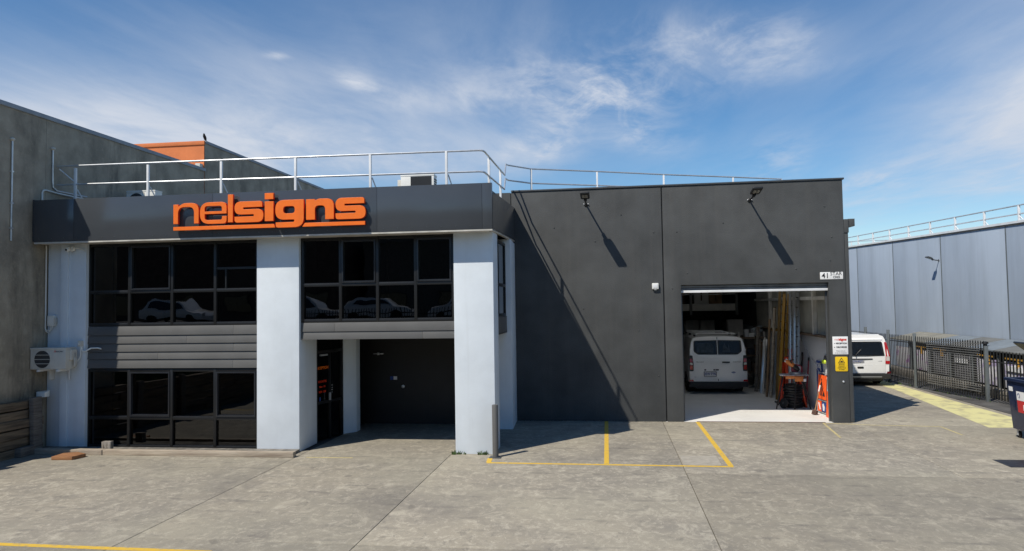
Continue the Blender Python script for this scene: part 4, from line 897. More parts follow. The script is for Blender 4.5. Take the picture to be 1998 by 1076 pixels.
# ================================================================== vehicles
def wheel(parent, x, y, r, wd, side, n=22):
    t_ = B().lathe([(r * .60, -wd / 2), (r * .93, -wd / 2), (r, -wd * .36), (r, wd * .36), (r * .93, wd / 2), (r * .60, wd / 2)], (x, y, r), n, 'x').build('tyre', 'tyre', parent, base=False)
    B().lathe([(r * .585, side * wd * .30), (r * .585, side * wd * .42), (r * .40, side * wd * .36), (r * .12, side * wd * .46), (.01, side * wd * .46)], (x, y, r), n, 'x').build('rim', 'rim', t_, base=False)
def van(label, cx_, y0, W, H, Ln, paint, lean, rear, z_b=.30, group=None):
    """one-box van seen from behind; local: x across, y along (rear face at y0), z up"""
    t = thing('van', label, 'van', (cx_, y0 + Ln / 2, 0), group)
    hw = W / 2
    def ylean(z): return y0 + max(0., z - 1.12) * lean
    prof = [(.90, z_b), (.965, z_b + .08), (.995, .62), (1.0, .92), (.985, 1.14), (.945, H * .80), (.905, H * .90), (.84, H * .965), (.70, H * .99), (.35, H), (0, H)]
    stations = [(0.0, .975, 1.0), (.035, .992, 1.0), (.12, 1.0, 1.0), (1.2, 1.0, 1.0), (2.6, 1.0, 1.0), (3.4, .995, .99)]
    b = B(); rings = []
    def ring(yo, sw_, top, cap=None):
        pts = []
        for s_ in (1, -1):
            seq = prof if s_ == 1 else prof[-2::-1]
            for fx, z in seq:
                zz = z if z < 1.0 else 1.0 + (z - 1.0) * top
                if cap is not None: zz = min(zz, cap)
                pts.append((cx_ + s_ * hw * fx * sw_, (ylean(zz) if yo < .5 else y0) + yo, zz))
        return pts
    for yo, sw_, top in stations: rings.append(ring(yo, sw_, top))
    for yo, sw_, cap in ((Ln - 1.35, .985, H * .93), (Ln - .75, .97, 1.18), (Ln - .15, .93, .95), (Ln, .84, .80)): rings.append(ring(yo, sw_, 1.0, cap))
    n = len(rings[0])
    for r_ in rings: b.v += [Vector(p) for p in r_]
    for i in range(len(rings) - 1):
        for j in range(n): b.f.append((i * n + j, i * n + (j + 1) % n, (i + 1) * n + (j + 1) % n, (i + 1) * n + j))
    # rear cap as strips so that it follows the lean
    half = len(prof)
    for j in range(half - 1):
        a0, a1 = j, j + 1; b0, b1 = (n - 1 - j), (n - 2 - j)
        b.f.append((a0, a1, b1, b0) if a1 != b1 else (a0, a1, b0))
    k0 = (len(rings) - 1) * n; b.f.append(tuple(range(k0, k0 + n))); b.f.append(tuple(j for j in (0, n - 1)) + (n * 9 + n - 1, n * 9))
    body = b.build('body', paint, t, ang=28)
    def rp(pts, name, m, off=.004, th=.010, parent=t, bevel=0):
        """panel lying on the rear face: pts are (x from the middle, z)"""
        pts = ccw(pts)
        return B().prism([(cx_ + p[0], p[1]) for p in pts], [ylean(p[1]) - off for p in pts], [ylean(p[1]) - off + th for p in pts], 'y').build(name, m, parent, bevel)
    def rt(s_, size, x, z, m, parent=t, **k): return letters('lettering', s_, size, (cx_ + x, ylean(z) - .012, z), m, parent, **k)
    for s_ in (1, -1):
        wheel(t, cx_ + s_ * (hw - .15), y0 + .95, .33, .215, s_); wheel(t, cx_ + s_ * (hw - .15), y0 + Ln - .95, .33, .215, s_)
        # wheel arches: dark liners standing a little proud of the flank
        for yy in (y0 + .95, y0 + Ln - .95):
            arc = [(yy + .40 * math.cos(a * math.pi / 12), .30 + .40 * math.sin(a * math.pi / 12)) for a in range(13)]
            xx = cx_ + s_ * (hw + .003)
            B().prism(ccw(arc), min(xx, xx - s_ * .05), max(xx, xx - s_ * .05), 'x').build('wheel_arch', 'bumper', t)
        # side glass of the cab and mirror
        B().prism([(y0 + 3.1, 1.14), (y0 + Ln - 1.3, 1.14), (y0 + Ln - 1.5, H * .86), (y0 + 3.1, H * .88)], cx_ + s_ * (hw * .945 - .02), cx_ + s_ * (hw * .945 + .014) , 'x').build('side_window', 'dark_car', t)
        B().box(cx_ + s_ * (hw + .02), cx_ + s_ * (hw + .20), y0 + Ln - 1.45, y0 + Ln - 1.33, 1.08, 1.36).build('mirror', 'bumper', t, .03)
    B().box(cx_ - hw * .75, cx_ + hw * .75, y0 + .06, y0 + Ln - .4, .17, z_b + .02).build('underbody', 'bumper', t)
    B().prism([(y0 + Ln - 1.32, H * .90), (y0 + Ln - .80, 1.20), (y0 + Ln - .78, 1.22), (y0 + Ln - 1.29, H * .92)], cx_ - hw * .80, cx_ + hw * .80, 'x').build('windscreen', 'dark_car', t)
    rear(t, rp, rt, hw, H, ylean, cx_, y0)
    return t

def rear_barn(t, rp, rt, hw, H, yl, cx_, y0):
    # two barn doors with dark windows
    for s_ in (-1, 1):
        pts = [(s_ * .012, 1.335), (s_ * .66, 1.335, .05), (s_ * .80, 1.44, .06), (s_ * .785, 1.81, .05), (s_ * .012, 1.825)]
        d = rp(fillet([(s_ * .010, .43), (s_ * .76, .43, .07), (s_ * .84, .56, .05), (s_ * .80, .80, .05), (s_ * .78, 1.28, .05), (s_ * .83, 1.40, .05), (s_ * .80, 1.90, .08), (s_ * .010, 1.93)]), 'rear_door', 'white_car', .012, .02, bevel=.006)
        rp(fillet(pts), 'door_window', 'black_plastic', .0165, .006, d)
        g = rp(fillet([(s_ * .05, 1.37), (s_ * .62, 1.37, .05), (s_ * .745, 1.46, .05), (s_ * .73, 1.785, .04), (s_ * .05, 1.79)]), 'pane', 'car_window', .0185, .0015, d)
        rp(fillet([(s_ * .84, 1.31, .03), (s_ * .95, 1.31, .03), (s_ * .965, 1.0, .0), (s_ * .958, .78, .03), (s_ * .815, .78, .03), (s_ * .81, 1.0, .02)]), 'lamp_housing', 'black_plastic', .016, .04)
        for za, zb, m_ in ((1.08, 1.21, 'red_lens'), (.99, 1.07, 'clear_lens'), (.83, .98, 'red_lens')):
            rp(fillet([(s_ * .835, za, .02), (s_ * .94, za + .01, .02), (s_ * .94, zb, .02), (s_ * .85, zb - .01, .02)]), 'tail_lamp', m_, .022, .006)
        rp([(s_ * .80, .43), (s_ * .965, .43), (s_ * .965, .49), (s_ * .84, .49)], 'reflector', 'red_lens', .02, .012)
        for z in (1.48, .68): B().box(cx_ + s_ * .865, cx_ + s_ * .93, yl(z) - .028, yl(z) + .01, z - .05, z + .05).build('hinge', 'white_car', t, .008)
    # pale crumpled sheet and papers behind the rear glass
    rp(fillet([(-.70, 1.40, .05), (-.14, 1.40, .05), (-.12, 1.64, .05), (-.25, 1.74, .05), (-.66, 1.73, .08)]), 'window_cover', 'sheet_behind_glass', .0175, .0008)
    rp([(.16, 1.42), (.42, 1.42), (.38, 1.70), (.34, 1.54), (.24, 1.72), (.18, 1.62)], 'window_cover', 'sheet_behind_glass', .0175, .0008)
    rp(fillet([(-hw * .985, .24, .03), (hw * .985, .24, .03), (hw * .985, .42, .03), (-hw * .985, .42, .03)]), 'rear_bumper', 'bumper', .085, .12, bevel=.015)
    p = rp(rrect(-.47, -.07, .605, .755, .015), 'number_plate', 'plate_white', .022, .010)
    B().ring_prism(rrect(cx_ - .48, cx_ - .06, .595, .765, .015), rrect(cx_ - .465, cx_ - .075, .61, .75, .012), y0 - .027, y0 - .012).build('plate_frame', 'black_plastic', p)
    letters('lettering', '2EW\u00b77YN', .115, (cx_ - .27, y0 - .024, .68), 'ink_blue', p, bold=.003, xscale=.82)
    rp(rrect(.13, .39, 1.055, 1.10, .02), 'door_handle', 'black_plastic', .03, .02)
    for xa, xb in ((-.46, -.40), (-.16, -.10), (-.09, .02)): rp(rrect(xa, xb, .80, .845, .012), 'plate_lamp', 'black_plastic', .024, .012)
    e = rp([(.50 + .075 * math.cos(i * .393), .735 + .034 * math.sin(i * .393)) for i in range(16)], 'badge', 'ink_white', .020, .008)
    rp([(.50 + .066 * math.cos(i * .393), .735 + .027 * math.sin(i * .393)) for i in range(16)], 'badge_field', 'ink_blue', .0225, .004, e)
    letters('lettering', 'Ford', .048, (cx_ + .50, y0 - .0235, .737), 'ink_white', e)
    letters('lettering', 'TRANSIT', .045, (cx_ - .60, yl(1.06) - .0135, 1.085), 'ink', t, xscale=1.5); letters('lettering', 'CUSTOM', .045, (cx_ + .62, yl(1.06) - .0135, 1.085), 'ink', t, xscale=1.4)
    letters('lettering', 'TDCi', .03, (cx_ - .76, y0 - .0135, .575), 'ink', t)
    rp([(-.80, 1.215), (.80, 1.215), (.80, 1.222), (-.80, 1.222)], 'body_crease', 'white_car', .0145, .004)
    rp([(-.012, .44), (.012, .44), (.012, 1.93), (-.012, 1.93)], 'door_seam', 'seam', .006, .004)
    for yy, sw_ in ((.55, .62), (1.9, .66), (3.1, .66)):
        B().tube([(cx_ - hw * .72, y0 + yy, H + .05), (cx_ - hw * .6, y0 + yy, H + .085), (cx_ + hw * .6, y0 + yy, H + .085), (cx_ + hw * .72, y0 + yy, H + .05)], .018, 8).build('roof_bar', 'white_metal', t)
        for s_ in (-1, 1): B().box(cx_ + s_ * hw * .72 - .04, cx_ + s_ * hw * .72 + .04, y0 + yy - .06, y0 + yy + .06, H - .02, H + .06).build('roof_bar_foot', 'black_plastic', t, .01)

def rear_gate(t, rp, rt, hw, H, yl, cx_, y0):
    d = rp(fillet([(-.79, .47, .06), (.79, .47, .06), (.80, 1.10, .03), (.75, 1.66, .05), (-.75, 1.66, .05), (-.80, 1.10, .03)]), 'tailgate', 'white_car', .012, .02, bevel=.006)
    rp(fillet([(-.78, 1.085, .03), (.78, 1.085, .03), (.725, 1.61, .07), (-.725, 1.61, .07)]), 'rear_window', 'black_plastic', .0165, .006, d)
    rp(fillet([(-.72, 1.12, .03), (.72, 1.12, .03), (.68, 1.57, .06), (-.68, 1.57, .06)]), 'pane', 'car_window', .0185, .0015, d)
    B().prism([(yl(1.66) - .035, 1.665), (yl(1.7) + .12, 1.69), (yl(1.9) + .3, H * .985), (yl(1.9) + .28, H * 1.0), (yl(1.75) - .01, 1.73)], cx_ - hw * .78, cx_ + hw * .78, 'x').build('roof_spoiler', 'white_car', t, .015)
    for s_ in (-1, 1):
        rp(fillet([(s_ * .80, .80, .02), (s_ * .945, .80, .03), (s_ * .955, 1.12, .03), (s_ * .88, 1.58, .03), (s_ * .80, 1.58, .02), (s_ * .825, 1.1, .02)]), 'lamp_housing', 'red_lens', .016, .05)
        rp(fillet([(s_ * .825, .91, .02), (s_ * .945, .91, .02), (s_ * .945, 1.07, .02), (s_ * .83, 1.07, .02)]), 'tail_lamp', 'clear_lens', .021, .006)
        rp([(s_ * .80, .46), (s_ * .94, .47), (s_ * .94, .54), (s_ * .82, .53)], 'reflector', 'red_lens_dark', .10, .01)
    rp(fillet([(-hw * .99, .27, .04), (hw * .99, .27, .04), (hw * 1.0, .46, .03), (-hw * 1.0, .46, .03)]), 'rear_bumper', 'bumper', .095, .14, bevel=.02)
    rp([(-.70, .325), (.62, .325), (.64, .36), (-.70, .36)], 'bumper_strip', 'silver_car', .108, .012)
    rp(rrect(-.78, .36, .965, .995, .01), 'grab_strip', 'black_plastic', .030, .02)
    p = rp(rrect(-.42, .07, .84, .955, .012), 'number_plate', 'ink_grey', .020, .008)
    letters('lettering', '1CN\u00b74QT', .10, (cx_ - .175, y0 - .022, .895), 'ink_blue', p, xscale=.95)
    rp(rrect(-.17, .05, .635, .705, .03), 'door_handle', 'black_plastic', .020, .012)
    letters('lettering', '115 CDI', .038, (cx_ + .62, y0 - .0135, .895), 'ink', t)
    B().tube([(cx_ - .22, yl(1.09) - .03, 1.06), (cx_ - .20, yl(1.12) - .035, 1.14), (cx_ - .02, yl(1.3) - .03, 1.32)], .012, 6).build('wiper', 'black_plastic', t)
    rp([(-.80, .745), (.80, .745), (.80, .752), (-.80, .752)], 'body_crease', 'white_car', .0145, .004)
glass('car_window', .75, .0, 1.22)
van('white panel van with barn doors and roof bars, reversed into the workshop', 4.17, 10.2, 1.96, 1.95, 4.97, 'white_car', .16, rear_barn)
van('white van with a tailgate and tall red tail lamp, parked beyond the workshop corner', 9.60, 12.6, 1.90, 1.86, 4.75, 'white_car', .17, rear_gate, .26)

def car(label, x, y, z, yaw, paint, suv=False):
    """parked along the street behind the viewer; shows only as a reflection in the glass"""
    M = Matrix.Translation((x, y, z)) @ Matrix.Rotation(yaw, 4, 'Z')
    t = thing('parked_car', label, 'car', (x, y, z), 'cars parked along the street, mirrored in the glass')
    h = 1.62 if suv else 1.45
    low = [(-2.2, .32), (2.2, .30), (2.24, .62), (2.05, .80), (1.15, .95), (-1.9, .98), (-2.22, .90), (-2.25, .6)]
    B().prism(ccw(low), -.88, .88, 'y', M).build('body', paint, t, .07)
    cab = [(-2.05 if suv else -1.75, .96), (1.15, .94), (.45, h - .05), (.1, h), (-1.3, h), (-1.75 if suv else -1.35, h - .06)]
    cb_ = B(); c_ = ccw(cab); n = len(c_)
    cb_.v = [M @ Vector((p[0], -.84 if p[1] < 1.0 else -.64, p[1])) for p in c_] + [M @ Vector((p[0], .84 if p[1] < 1.0 else .64, p[1])) for p in c_]
    cb_.f = [tuple(range(n - 1, -1, -1)), tuple(range(n, 2 * n))] + [(i, (i + 1) % n, n + (i + 1) % n, n + i) for i in range(n)]
    cb_.build('cabin', paint, t, .03)
    for s_ in (-1, 1):
        pts = [(-1.7 if suv else -1.45, 1.02), (.88, 1.0), (.35, h - .12), (-1.45 if suv else -1.15, h - .12)]
        gb = B(); gb.v = [M @ Vector((p[0], s_ * ((.845 if p[1] < 1.1 else .685)), p[1])) for p in pts] + [M @ Vector((p[0], s_ * ((.80 if p[1] < 1.1 else .64)), p[1])) for p in pts]
        gb.f = [(0, 1, 2, 3), (7, 6, 5, 4), (0, 4, 5, 1), (1, 5, 6, 2), (2, 6, 7, 3), (3, 7, 4, 0)]; gb.build('side_window', 'dark_car', t)
        for xx in (-1.35, 1.35):
            B().lathe([(.2, -.1), (.30, -.1), (.32, -.07), (.32, .07), (.30, .1), (.2, .1), (.19, .09), (.01, .09)], (0, 0, 0), 18, 'y', M @ Matrix.Translation((xx, s_ * .80, .32)) @ (Matrix.Rotation(math.pi, 4, 'Z') if s_ < 0 else Matrix())).build('wheel', 'tyre', t)
        B().box(2.12, 2.25, s_ * .5, s_ * .8, .62, .76, M).build('headlight', 'clear_lens', t, .02)
        B().box(-2.26, -2.18, s_ * .55, s_ * .8, .7, .86, M).build('tail_lamp', 'red_lens', t, .02)
car('white hatchback on the street, mirrored in the middle of the upper right window', -13.9, -28.0, 2.5, 0, 'white_car')
car('white four-wheel drive on the street, mirrored at the left of the upper right window', -19.2, -28.6, 2.5, 0, 'white_car', True)
car('pale estate car on the street, mirrored at the right of the upper right window', -8.2, -28.3, 2.5, math.pi, 'white_car', True)
car('white car on the street, mirrored in the upper left window', -27.5, -28.2, 2.5, 0, 'white_car', True)
# palisade fence and low wall along the street side, houses of the opposite side
rw = thing('street_retaining_wall', 'timber sleeper retaining wall below the street, mirrored in the lower windows', 'retaining wall', (-7, -13.7, 0))
for k in range(7):
    for i in range(5):
        B().box(-12.5 + i * 2.2 + .005, -12.5 + (i + 1) * 2.2 - .005, -13.89, -13.70 + random.uniform(-.02, .02), k * .2 + .003, k * .2 + .197).build('sleeper', 'timber_sleeper', rw, .014)
pf = thing('palisade_fence', 'black picket fence along the street, mirrored in the upper right window', 'fence', (-8, -14.1, 1.45))
pk_me = B().box(-.0125, .0125, -.0125, .0125, 0, 1.75).mesh('picket', Vector(), 'palisade')
for i in range(76): place('picket', pk_me, (-12.6 + i * .13, -14.1, 1.46), pf)
for z in (1.65, 3.0): B().box(-12.7, -2.75, -14.12, -14.08, z, z + .04).build('rail', 'palisade', pf)
def shed(label, x0, x1, y1, h, m, dark=None):
    t = thing('opposite_building', label, 'building', ((x0 + x1) / 2, y1 - 6, 2.15))
    B().box(x0, x1, y1 - 14, y1, 2.51, h).build('wall', m, t)
    B().box(x0 - .15, x1 + .15, y1 - 14.2, y1 + .15, h + .001, h + .35).build('parapet', 'roof_grey', t)
    n = max(2, int((x1 - x0) / 6))
    for i in range(n):
        a = x0 + (i + .2) * (x1 - x0) / n
        w_ = B().box(a, a + 2.6, y1 + .001, y1 + .06, 3.2, 5.0).build('window', 'frame_black', t)
        B().add([(a + .1, y1 + .065, 3.3), (a + 2.5, y1 + .065, 3.3), (a + 2.5, y1 + .065, 4.9), (a + .1, y1 + .065, 4.9)], [(0, 1, 2, 3)]).build('pane', 'dark_car', w_, smooth=False)
shed('brick workshop across the street, mirrored in the left windows', -75, -23.5, -48, 11.4, 'brick_brown')
shed('grey workshop across the street, mirrored in the right windows', -22.5, 14, -50, 9.6, 'brick_grey')

# ================================================================== palisade fence along the driveway, low bays behind it
fp = [(12.75, 3.3), (12.33, 6.2), (11.76, 8.40), (11.16, 11.95), (11.02, 13.95), (10.92, 16.05), (10.85, 18.2), (10.8, 20.4)]
ft_ = [1.62, 1.64, 1.67, 1.92, 1.98, 2.02, 2.02, 2.02]
pf = thing('palisade_fence', 'black steel palisade fence with grey posts along the driveway on the right', 'fence', (11.3, 11, 0))
pk2 = B().prism([(-.022, .10), (.022, .10), (.022, 1.78), (0, 1.83), (-.022, 1.78)], -.006, .006, 'y').mesh('picket', Vector(), 'palisade')
pk1 = B().prism([(-.022, .10), (.022, .10), (.022, 1.50), (0, 1.55), (-.022, 1.50)], -.006, .006, 'y').mesh('picket', Vector(), 'palisade')
for i, (x, y) in enumerate(fp):
    B().box(x - .045, x + .045, y - .045, y + .045, 0, ft_[i]).build('post', 'post_grey', pf, .005)
for i in range(len(fp) - 1):
    p, q = Vector(fp[i]), Vector(fp[i + 1]); ln = (q - p).length; d = (q - p) / ln; yaw = math.atan2(d.y, d.x)
    hi = 1.92 if i >= 2 else 1.55
    for z in (.26, hi - .34):
        a, b = p + d * .05, q - d * .05
        B().tube([(a.x + .03, a.y, z), (b.x + .03, b.y, z)], .020, 4).build('rail', 'palisade', pf)
    k = .10
    while k < ln - .06:
        c_ = p + d * k; place('picket', pk2 if i >= 2 else pk1, (c_.x, c_.y, .0), pf, (0, 0, yaw)); k += .118
# louvred screen fixed to one bay of the fence
p, q = Vector((11.70, 8.55)), Vector((11.24, 11.1)); d = (q - p).normalized(); nrm = Vector((-abs(d.y), d.x * (1 if d.y > 0 else -1))).normalized()
sc_ = thing('louvre_screen', 'grey horizontal slat screen fixed to the palisade fence', 'screen', (11.47, 9.8, .2))
for k in range(21):
    z = .28 + k * .072
    a, b = p + nrm * .06, q + nrm * .06
    B().add([(a.x, a.y, z), (b.x, b.y, z), (b.x, b.y, z + .022), (a.x, a.y, z + .022), (a.x + .012, a.y, z + .002), (b.x + .012, b.y, z + .002), (b.x + .012, b.y, z + .024), (a.x + .012, a.y, z + .024)],
            [(0, 1, 2, 3), (4, 7, 6, 5), (0, 4, 5, 1), (3, 2, 6, 7), (0, 3, 7, 4), (1, 5, 6, 2)]).build('slat', 'slat_steel', sc_)
# low storage bays against the blue wall
lb = thing('storage_bays', 'row of low storage bays with mixed grey and beige roof sheets against the blue wall', 'shed', (13.4, 13, 0))
ys = [6.6, 8.2, 9.9, 11.6, 13.2, 14.9, 16.6, 18.5]
rm = ['roof_grey', 'roof_grey', 'roof_blue', 'roof_grey', 'roof_blue', 'roof_beige', 'roof_beige']
fm = ['graffiti_grey', 'graffiti_purple', 'graffiti_purple', 'graffiti_grey', 'graffiti_grey', 'graffiti_white', 'graffiti_white']
for i, (a, b) in enumerate(zip(ys, ys[1:])):
    B().prism([(12.70, 1.40), (13.97, 1.66), (13.97, 1.71), (12.70, 1.45)], a + .01, b - .01, 'y').build('roof_sheet', rm[i], lb, .006)
    B().box(12.84, 12.90, a + .12, b - .35, .30, 1.12).build('front_panel', fm[i], lb, .004)
    B().box(12.80, 12.86, a - .04, a + .04, 0, 1.41).build('post', 'post_grey', lb)
    if i in (1, 2, 4, 5): B().box(12.78, 12.83, a + .2, b - .5, 1.20, 1.26).box(12.78, 12.83, a + .5, a + .58, .95, 1.199).build('shelf_rail', 'shelf_yellow', lb)
    if i in (1, 3): B().box(12.79, 12.835, a + .3, b - .5, .84, 1.0).build('shelf_rail', 'white_metal', lb)
B().box(13.5, 13.6, 6.6, 18.5, 0, 1.55).build('back_panel', 'interior_dark', lb)
tag(B().box(12.3, 12.62, 3.4, 21, .0, .30).build('rubble_edge', 'rubble', bevel=.05), 'low rubble edging behind the palisade fence', 'edging')
t = thing('storage_bay_vent', 'small dark cowl standing on a storage bay roof', 'vent', (12.95, 10.9, 1.5))
B().lathe([(.06, 0), (.06, .10), (.10, .11), (.09, .17), (.03, .19)], (12.95, 10.9, 1.49), 14).build('cowl', 'black_plastic', t)

# ================================================================== navy skip bin with half-open lid
t = thing('skip_bin', 'navy blue wheeled skip bin with its lid propped open, right edge', 'skip bin', (10.0, 1.6, 0))
x0, x1, ya_, yb_ = 9.36, 10.6, .5, 2.60
tub = B(); o0 = [(x0 + .07, ya_ + .05, .20), (x1 - .07, ya_ + .05, .20), (x1 - .07, yb_ - .05, .20), (x0 + .07, yb_ - .05, .20), (x0, ya_, 1.26), (x1, ya_, 1.26), (x1, yb_, 1.26), (x0, yb_, 1.26)]
i0 = [(x0 + .10, ya_ + .08, .24), (x1 - .10, ya_ + .08, .24), (x1 - .10, yb_ - .08, .24), (x0 + .10, yb_ - .08, .24), (x0 + .03, ya_ + .03, 1.26), (x1 - .03, ya_ + .03, 1.26), (x1 - .03, yb_ - .03, 1.26), (x0 + .03, yb_ - .03, 1.26)]
tub.add(o0 + i0, [(0, 3, 2, 1), (0, 1, 5, 4), (1, 2, 6, 5), (2, 3, 7, 6), (3, 0, 4, 7), (8, 9, 10, 11), (8, 12, 13, 9), (9, 13, 14, 10), (10, 14, 15, 11), (11, 15, 12, 8), (4, 5, 13, 12), (5, 6, 14, 13), (6, 7, 15, 14), (7, 4, 12, 15)])
tub.build('tub', 'navy', t, .008)
B().ring_prism([(x0 - .04, ya_ - .04), (x1 + .04, ya_ - .04), (x1 + .04, yb_ + .04), (x0 - .04, yb_ + .04)], [(x0 + .02, ya_ + .02), (x1 - .02, ya_ + .02), (x1 - .02, yb_ - .02), (x0 + .02, yb_ - .02)], 1.262, 1.33, 'z').build('rim', 'navy', t, .012)
B().prism([(10.60, 1.36), (9.58, 2.13), (9.56, 2.10), (9.60, 2.06), (10.58, 1.33)], ya_ - .02, yb_ + .06, 'y').build('lid', 'navy_dark', t, .006)
for k in range(4): B().prism([(10.45, 1.39), (9.72, 1.94), (9.72, 1.965), (10.47, 1.41)], ya_ + .25 + k * .5, ya_ + .29 + k * .5, 'y').build('lid_rib', 'navy_dark', t)
B().tube([(9.78, 2.35, 1.92), (9.76, 2.36, 1.75), (9.80, 2.36, 1.55), (9.9, 2.36, 1.34)], .010, 5).build('chain', 'galvanised', t)
for y in (yb_ - .12, ya_ + .15):
    for x in (x0 + .16, x1 - .16):
        w_ = B().lathe([(.05, -.022), (.075, -.02), (.08, -.01), (.08, .01), (.075, .02), (.05, .022)], (x, y, .081), 16, 'x').build('castor', 'tyre', t, base=False)
        B().box(x - .04, x - .03, y - .03, y + .03, .06, .198).box(x + .03, x + .04, y - .03, y + .03, .06, .198).box(x - .045, x + .045, y - .045, y + .045, .1985, .206).build('fork', 'galvanised', w_)
def bin_label(y0, y1, z0, z1, m, name='label', off=.006):
    f = lambda z: x0 + .07 * (1.26 - z) / 1.06 - off
    return B().add([(f(z0), y0, z0), (f(z0), y1, z0), (f(z1), y1, z1), (f(z1), y0, z1), (f(z0) + .003, y0, z0), (f(z0) + .003, y1, z0), (f(z1) + .003, y1, z1), (f(z1) + .003, y0, z1)], [(0, 1, 2, 3), (7, 6, 5, 4), (0, 4, 5, 1), (1, 5, 6, 2), (2, 6, 7, 3), (3, 7, 4, 0)]).build(name, m, t)
bin_label(2.38, 2.53, 1.04, 1.14, 'sign_white'); bin_label(1.45, 2.25, .60, .86, 'sign_red'); bin_label(1.45, 2.25, .865, 1.06, 'sign_white')
letters('lettering', 'Waste', .12, (x0 - .012 + .02, 1.75, .965), 'ink_blue', t, (math.pi / 2, 0, -math.pi / 2)); letters('lettering', 'NO', .16, (x0 + .024, 1.90, .72), 'ink_white', t, (math.pi / 2, 0, -math.pi / 2), bold=.004)
B().add([(x0 + .006, 2.16 + .05 * math.cos(a), .97 + .05 * math.sin(a)) for a in [i * .5 for i in range(10)]] + [(x0 + .006, 2.16 + .035 * math.cos(a), .97 + .035 * math.sin(a)) for a in [i * .5 for i in range(10)]],
        [(i, i + 1, 11 + i, 10 + i) for i in range(9)]).build('logo', 'ink_blue', t)
bin_label(2.34, 2.43, .62, .84, 'navy', 'label_notch', .0075)

# ================================================================== contents of the workshop
def ladder(label, base, top, wv, m, rail=(.035, .03), step=.28, name='ladder', rung=None):
    t = thing(name, label, 'ladder', base); base, top, wv = Vector(base), Vector(top), Vector(wv)
    d = (top - base); ln = d.length; d.normalize(); nrm = d.cross(wv).normalized(); wn = wv.normalized()
    for s_ in (0, 1):
        o = base + wv * s_; b = B()
        vs = []
        for e in (0, ln):
            for a, c in ((-1, -1), (1, -1), (1, 1), (-1, 1)): vs.append(o + d * e + wn * rail[0] * a * .5 + nrm * rail[1] * c)
        b.add(vs, [(0, 1, 2, 3), (7, 6, 5, 4), (0, 4, 5, 1), (1, 5, 6, 2), (2, 6, 7, 3), (3, 7, 4, 0)]).build('stile', m, t, .004)
    k = .25
    while k < ln - .1:
        o = base + d * k; B().tube([o, o + wv], .016, 6).build('rung', rung or m, t); k += step
    return t
ladder('tall silver extension ladder leaning by the white dado wall', (5.92, 7.35, 0), (6.20, 7.9, 5.0), (.20, .34, 0), 'aluminium', (.03, .045), .30, rung='cap_metal')
ladder('second section of the silver extension ladder, just behind the first', (5.86, 7.62, .05), (6.14, 8.15, 4.7), (.19, .32, 0), 'aluminium', (.025, .04), .30, rung='cap_metal')
ladder('taller yellow fibreglass ladder leaning among the ladders', (5.74, 8.75, 0), (6.08, 9.3, 3.75), (.20, .30, 0), 'fibre_yellow_old', (.03, .045))
ladder('yellow fibreglass ladder leaning next to the silver ladder', (5.66, 8.15, 0), (6.06, 8.7, 3.35), (.20, .26, 0), 'fibre_yellow', (.03, .045))
sl_ = ladder('paint-splashed white step ladder with a yellow top, folded and leaning', (5.74, 9.7, 0), (5.98, 10.0, 2.1), (.16, .34, 0), 'aluminium', (.05, .04), .3, 'step_ladder')
ladder('rear half of the folded white step ladder', (5.86, 10.0, 0), (6.02, 10.15, 2.05), (.15, .34, 0), 'white_metal', (.035, .03), .4, 'step_ladder')
ladder('shorter grey ladder standing left of the step ladder', (5.60, 10.5, 0), (5.84, 10.8, 1.8), (.14, .36, 0), 'aluminium', (.04, .035), .27)
ML = Matrix.Translation((6.06, 10.15, 2.11)) @ Matrix.Rotation(R(-5), 4, 'Y')
B().box(-.11, .11, -.05, .05, 0, .08, ML).box(-.09, -.04, -.05, .05, -.12, -.001, ML).build('top_cap', 'fibre_yellow', sl_, .01)
# timber and board bundle
t = thing('board_bundle', 'bundle of brown boards standing on end behind the ladders', 'boards', (5.75, 11.6, 0))
for i in range(4):
    B().box(-.02, .02, -.10, .10, 0, 1.75 - .08 * i, Matrix.Translation((5.78 + i * .07, 11.75 + i * .05, 0)) @ Matrix.Rotation(R(3), 4, 'Y')).build('board', 'carton' if i % 2 else 'timber_light', t)
# racks
t = thing('storage_rack', 'dark steel storage rack full of stock at the back right of the workshop', 'rack', (5.9, 13.4, 0))
for x in (5.30, 6.20):
    for y in (12.6, 14.2): B().box(x - .03, x + .03, y - .03, y + .03, 0, 2.0).build('upright', 'steel_beam', t)
for z in (.5, 1.1, 1.75): B().box(5.27, 6.23, 12.57, 14.23, z, z + .05).build('shelf', 'carton_dark', t)
bx = [(5.32, 5.58, 1.16, 1.42, 'carton_dark', 'brown carton on the left of the rack top shelf but one'), (5.62, 5.86, 1.16, 1.36, 'navy_dark', 'navy carton in the middle of the storage rack'), (5.9, 6.16, 1.16, 1.5, 'carton', 'brown carton at the right of the storage rack'),
      (5.35, 5.7, .56, .95, 'dark_grey_plastic', 'dark tub low on the storage rack'), (5.75, 6.15, .56, .85, 'carton_dark', 'low brown carton on the bottom shelf of the rack'),
      (5.52, 5.66, 1.81, 2.08, 'panel_white', 'white carton standing on top of the storage rack'), (5.68, 5.86, 1.81, 1.95, 'plate_white', 'small white box beside the white carton on the rack')]
for a, b, c, d, m_, l_ in bx:
    q = thing('stock_box', l_, 'box', ((a + b) / 2, 12.8, c), 'stock on the storage rack')
    B().box(a, b, 12.62, 13.0, c, d).build('carton', m_, q, .008); B().box(a - .004, b + .004, 12.616, 13.004, d - .06, d + .006).build('lid', m_, q, .004)
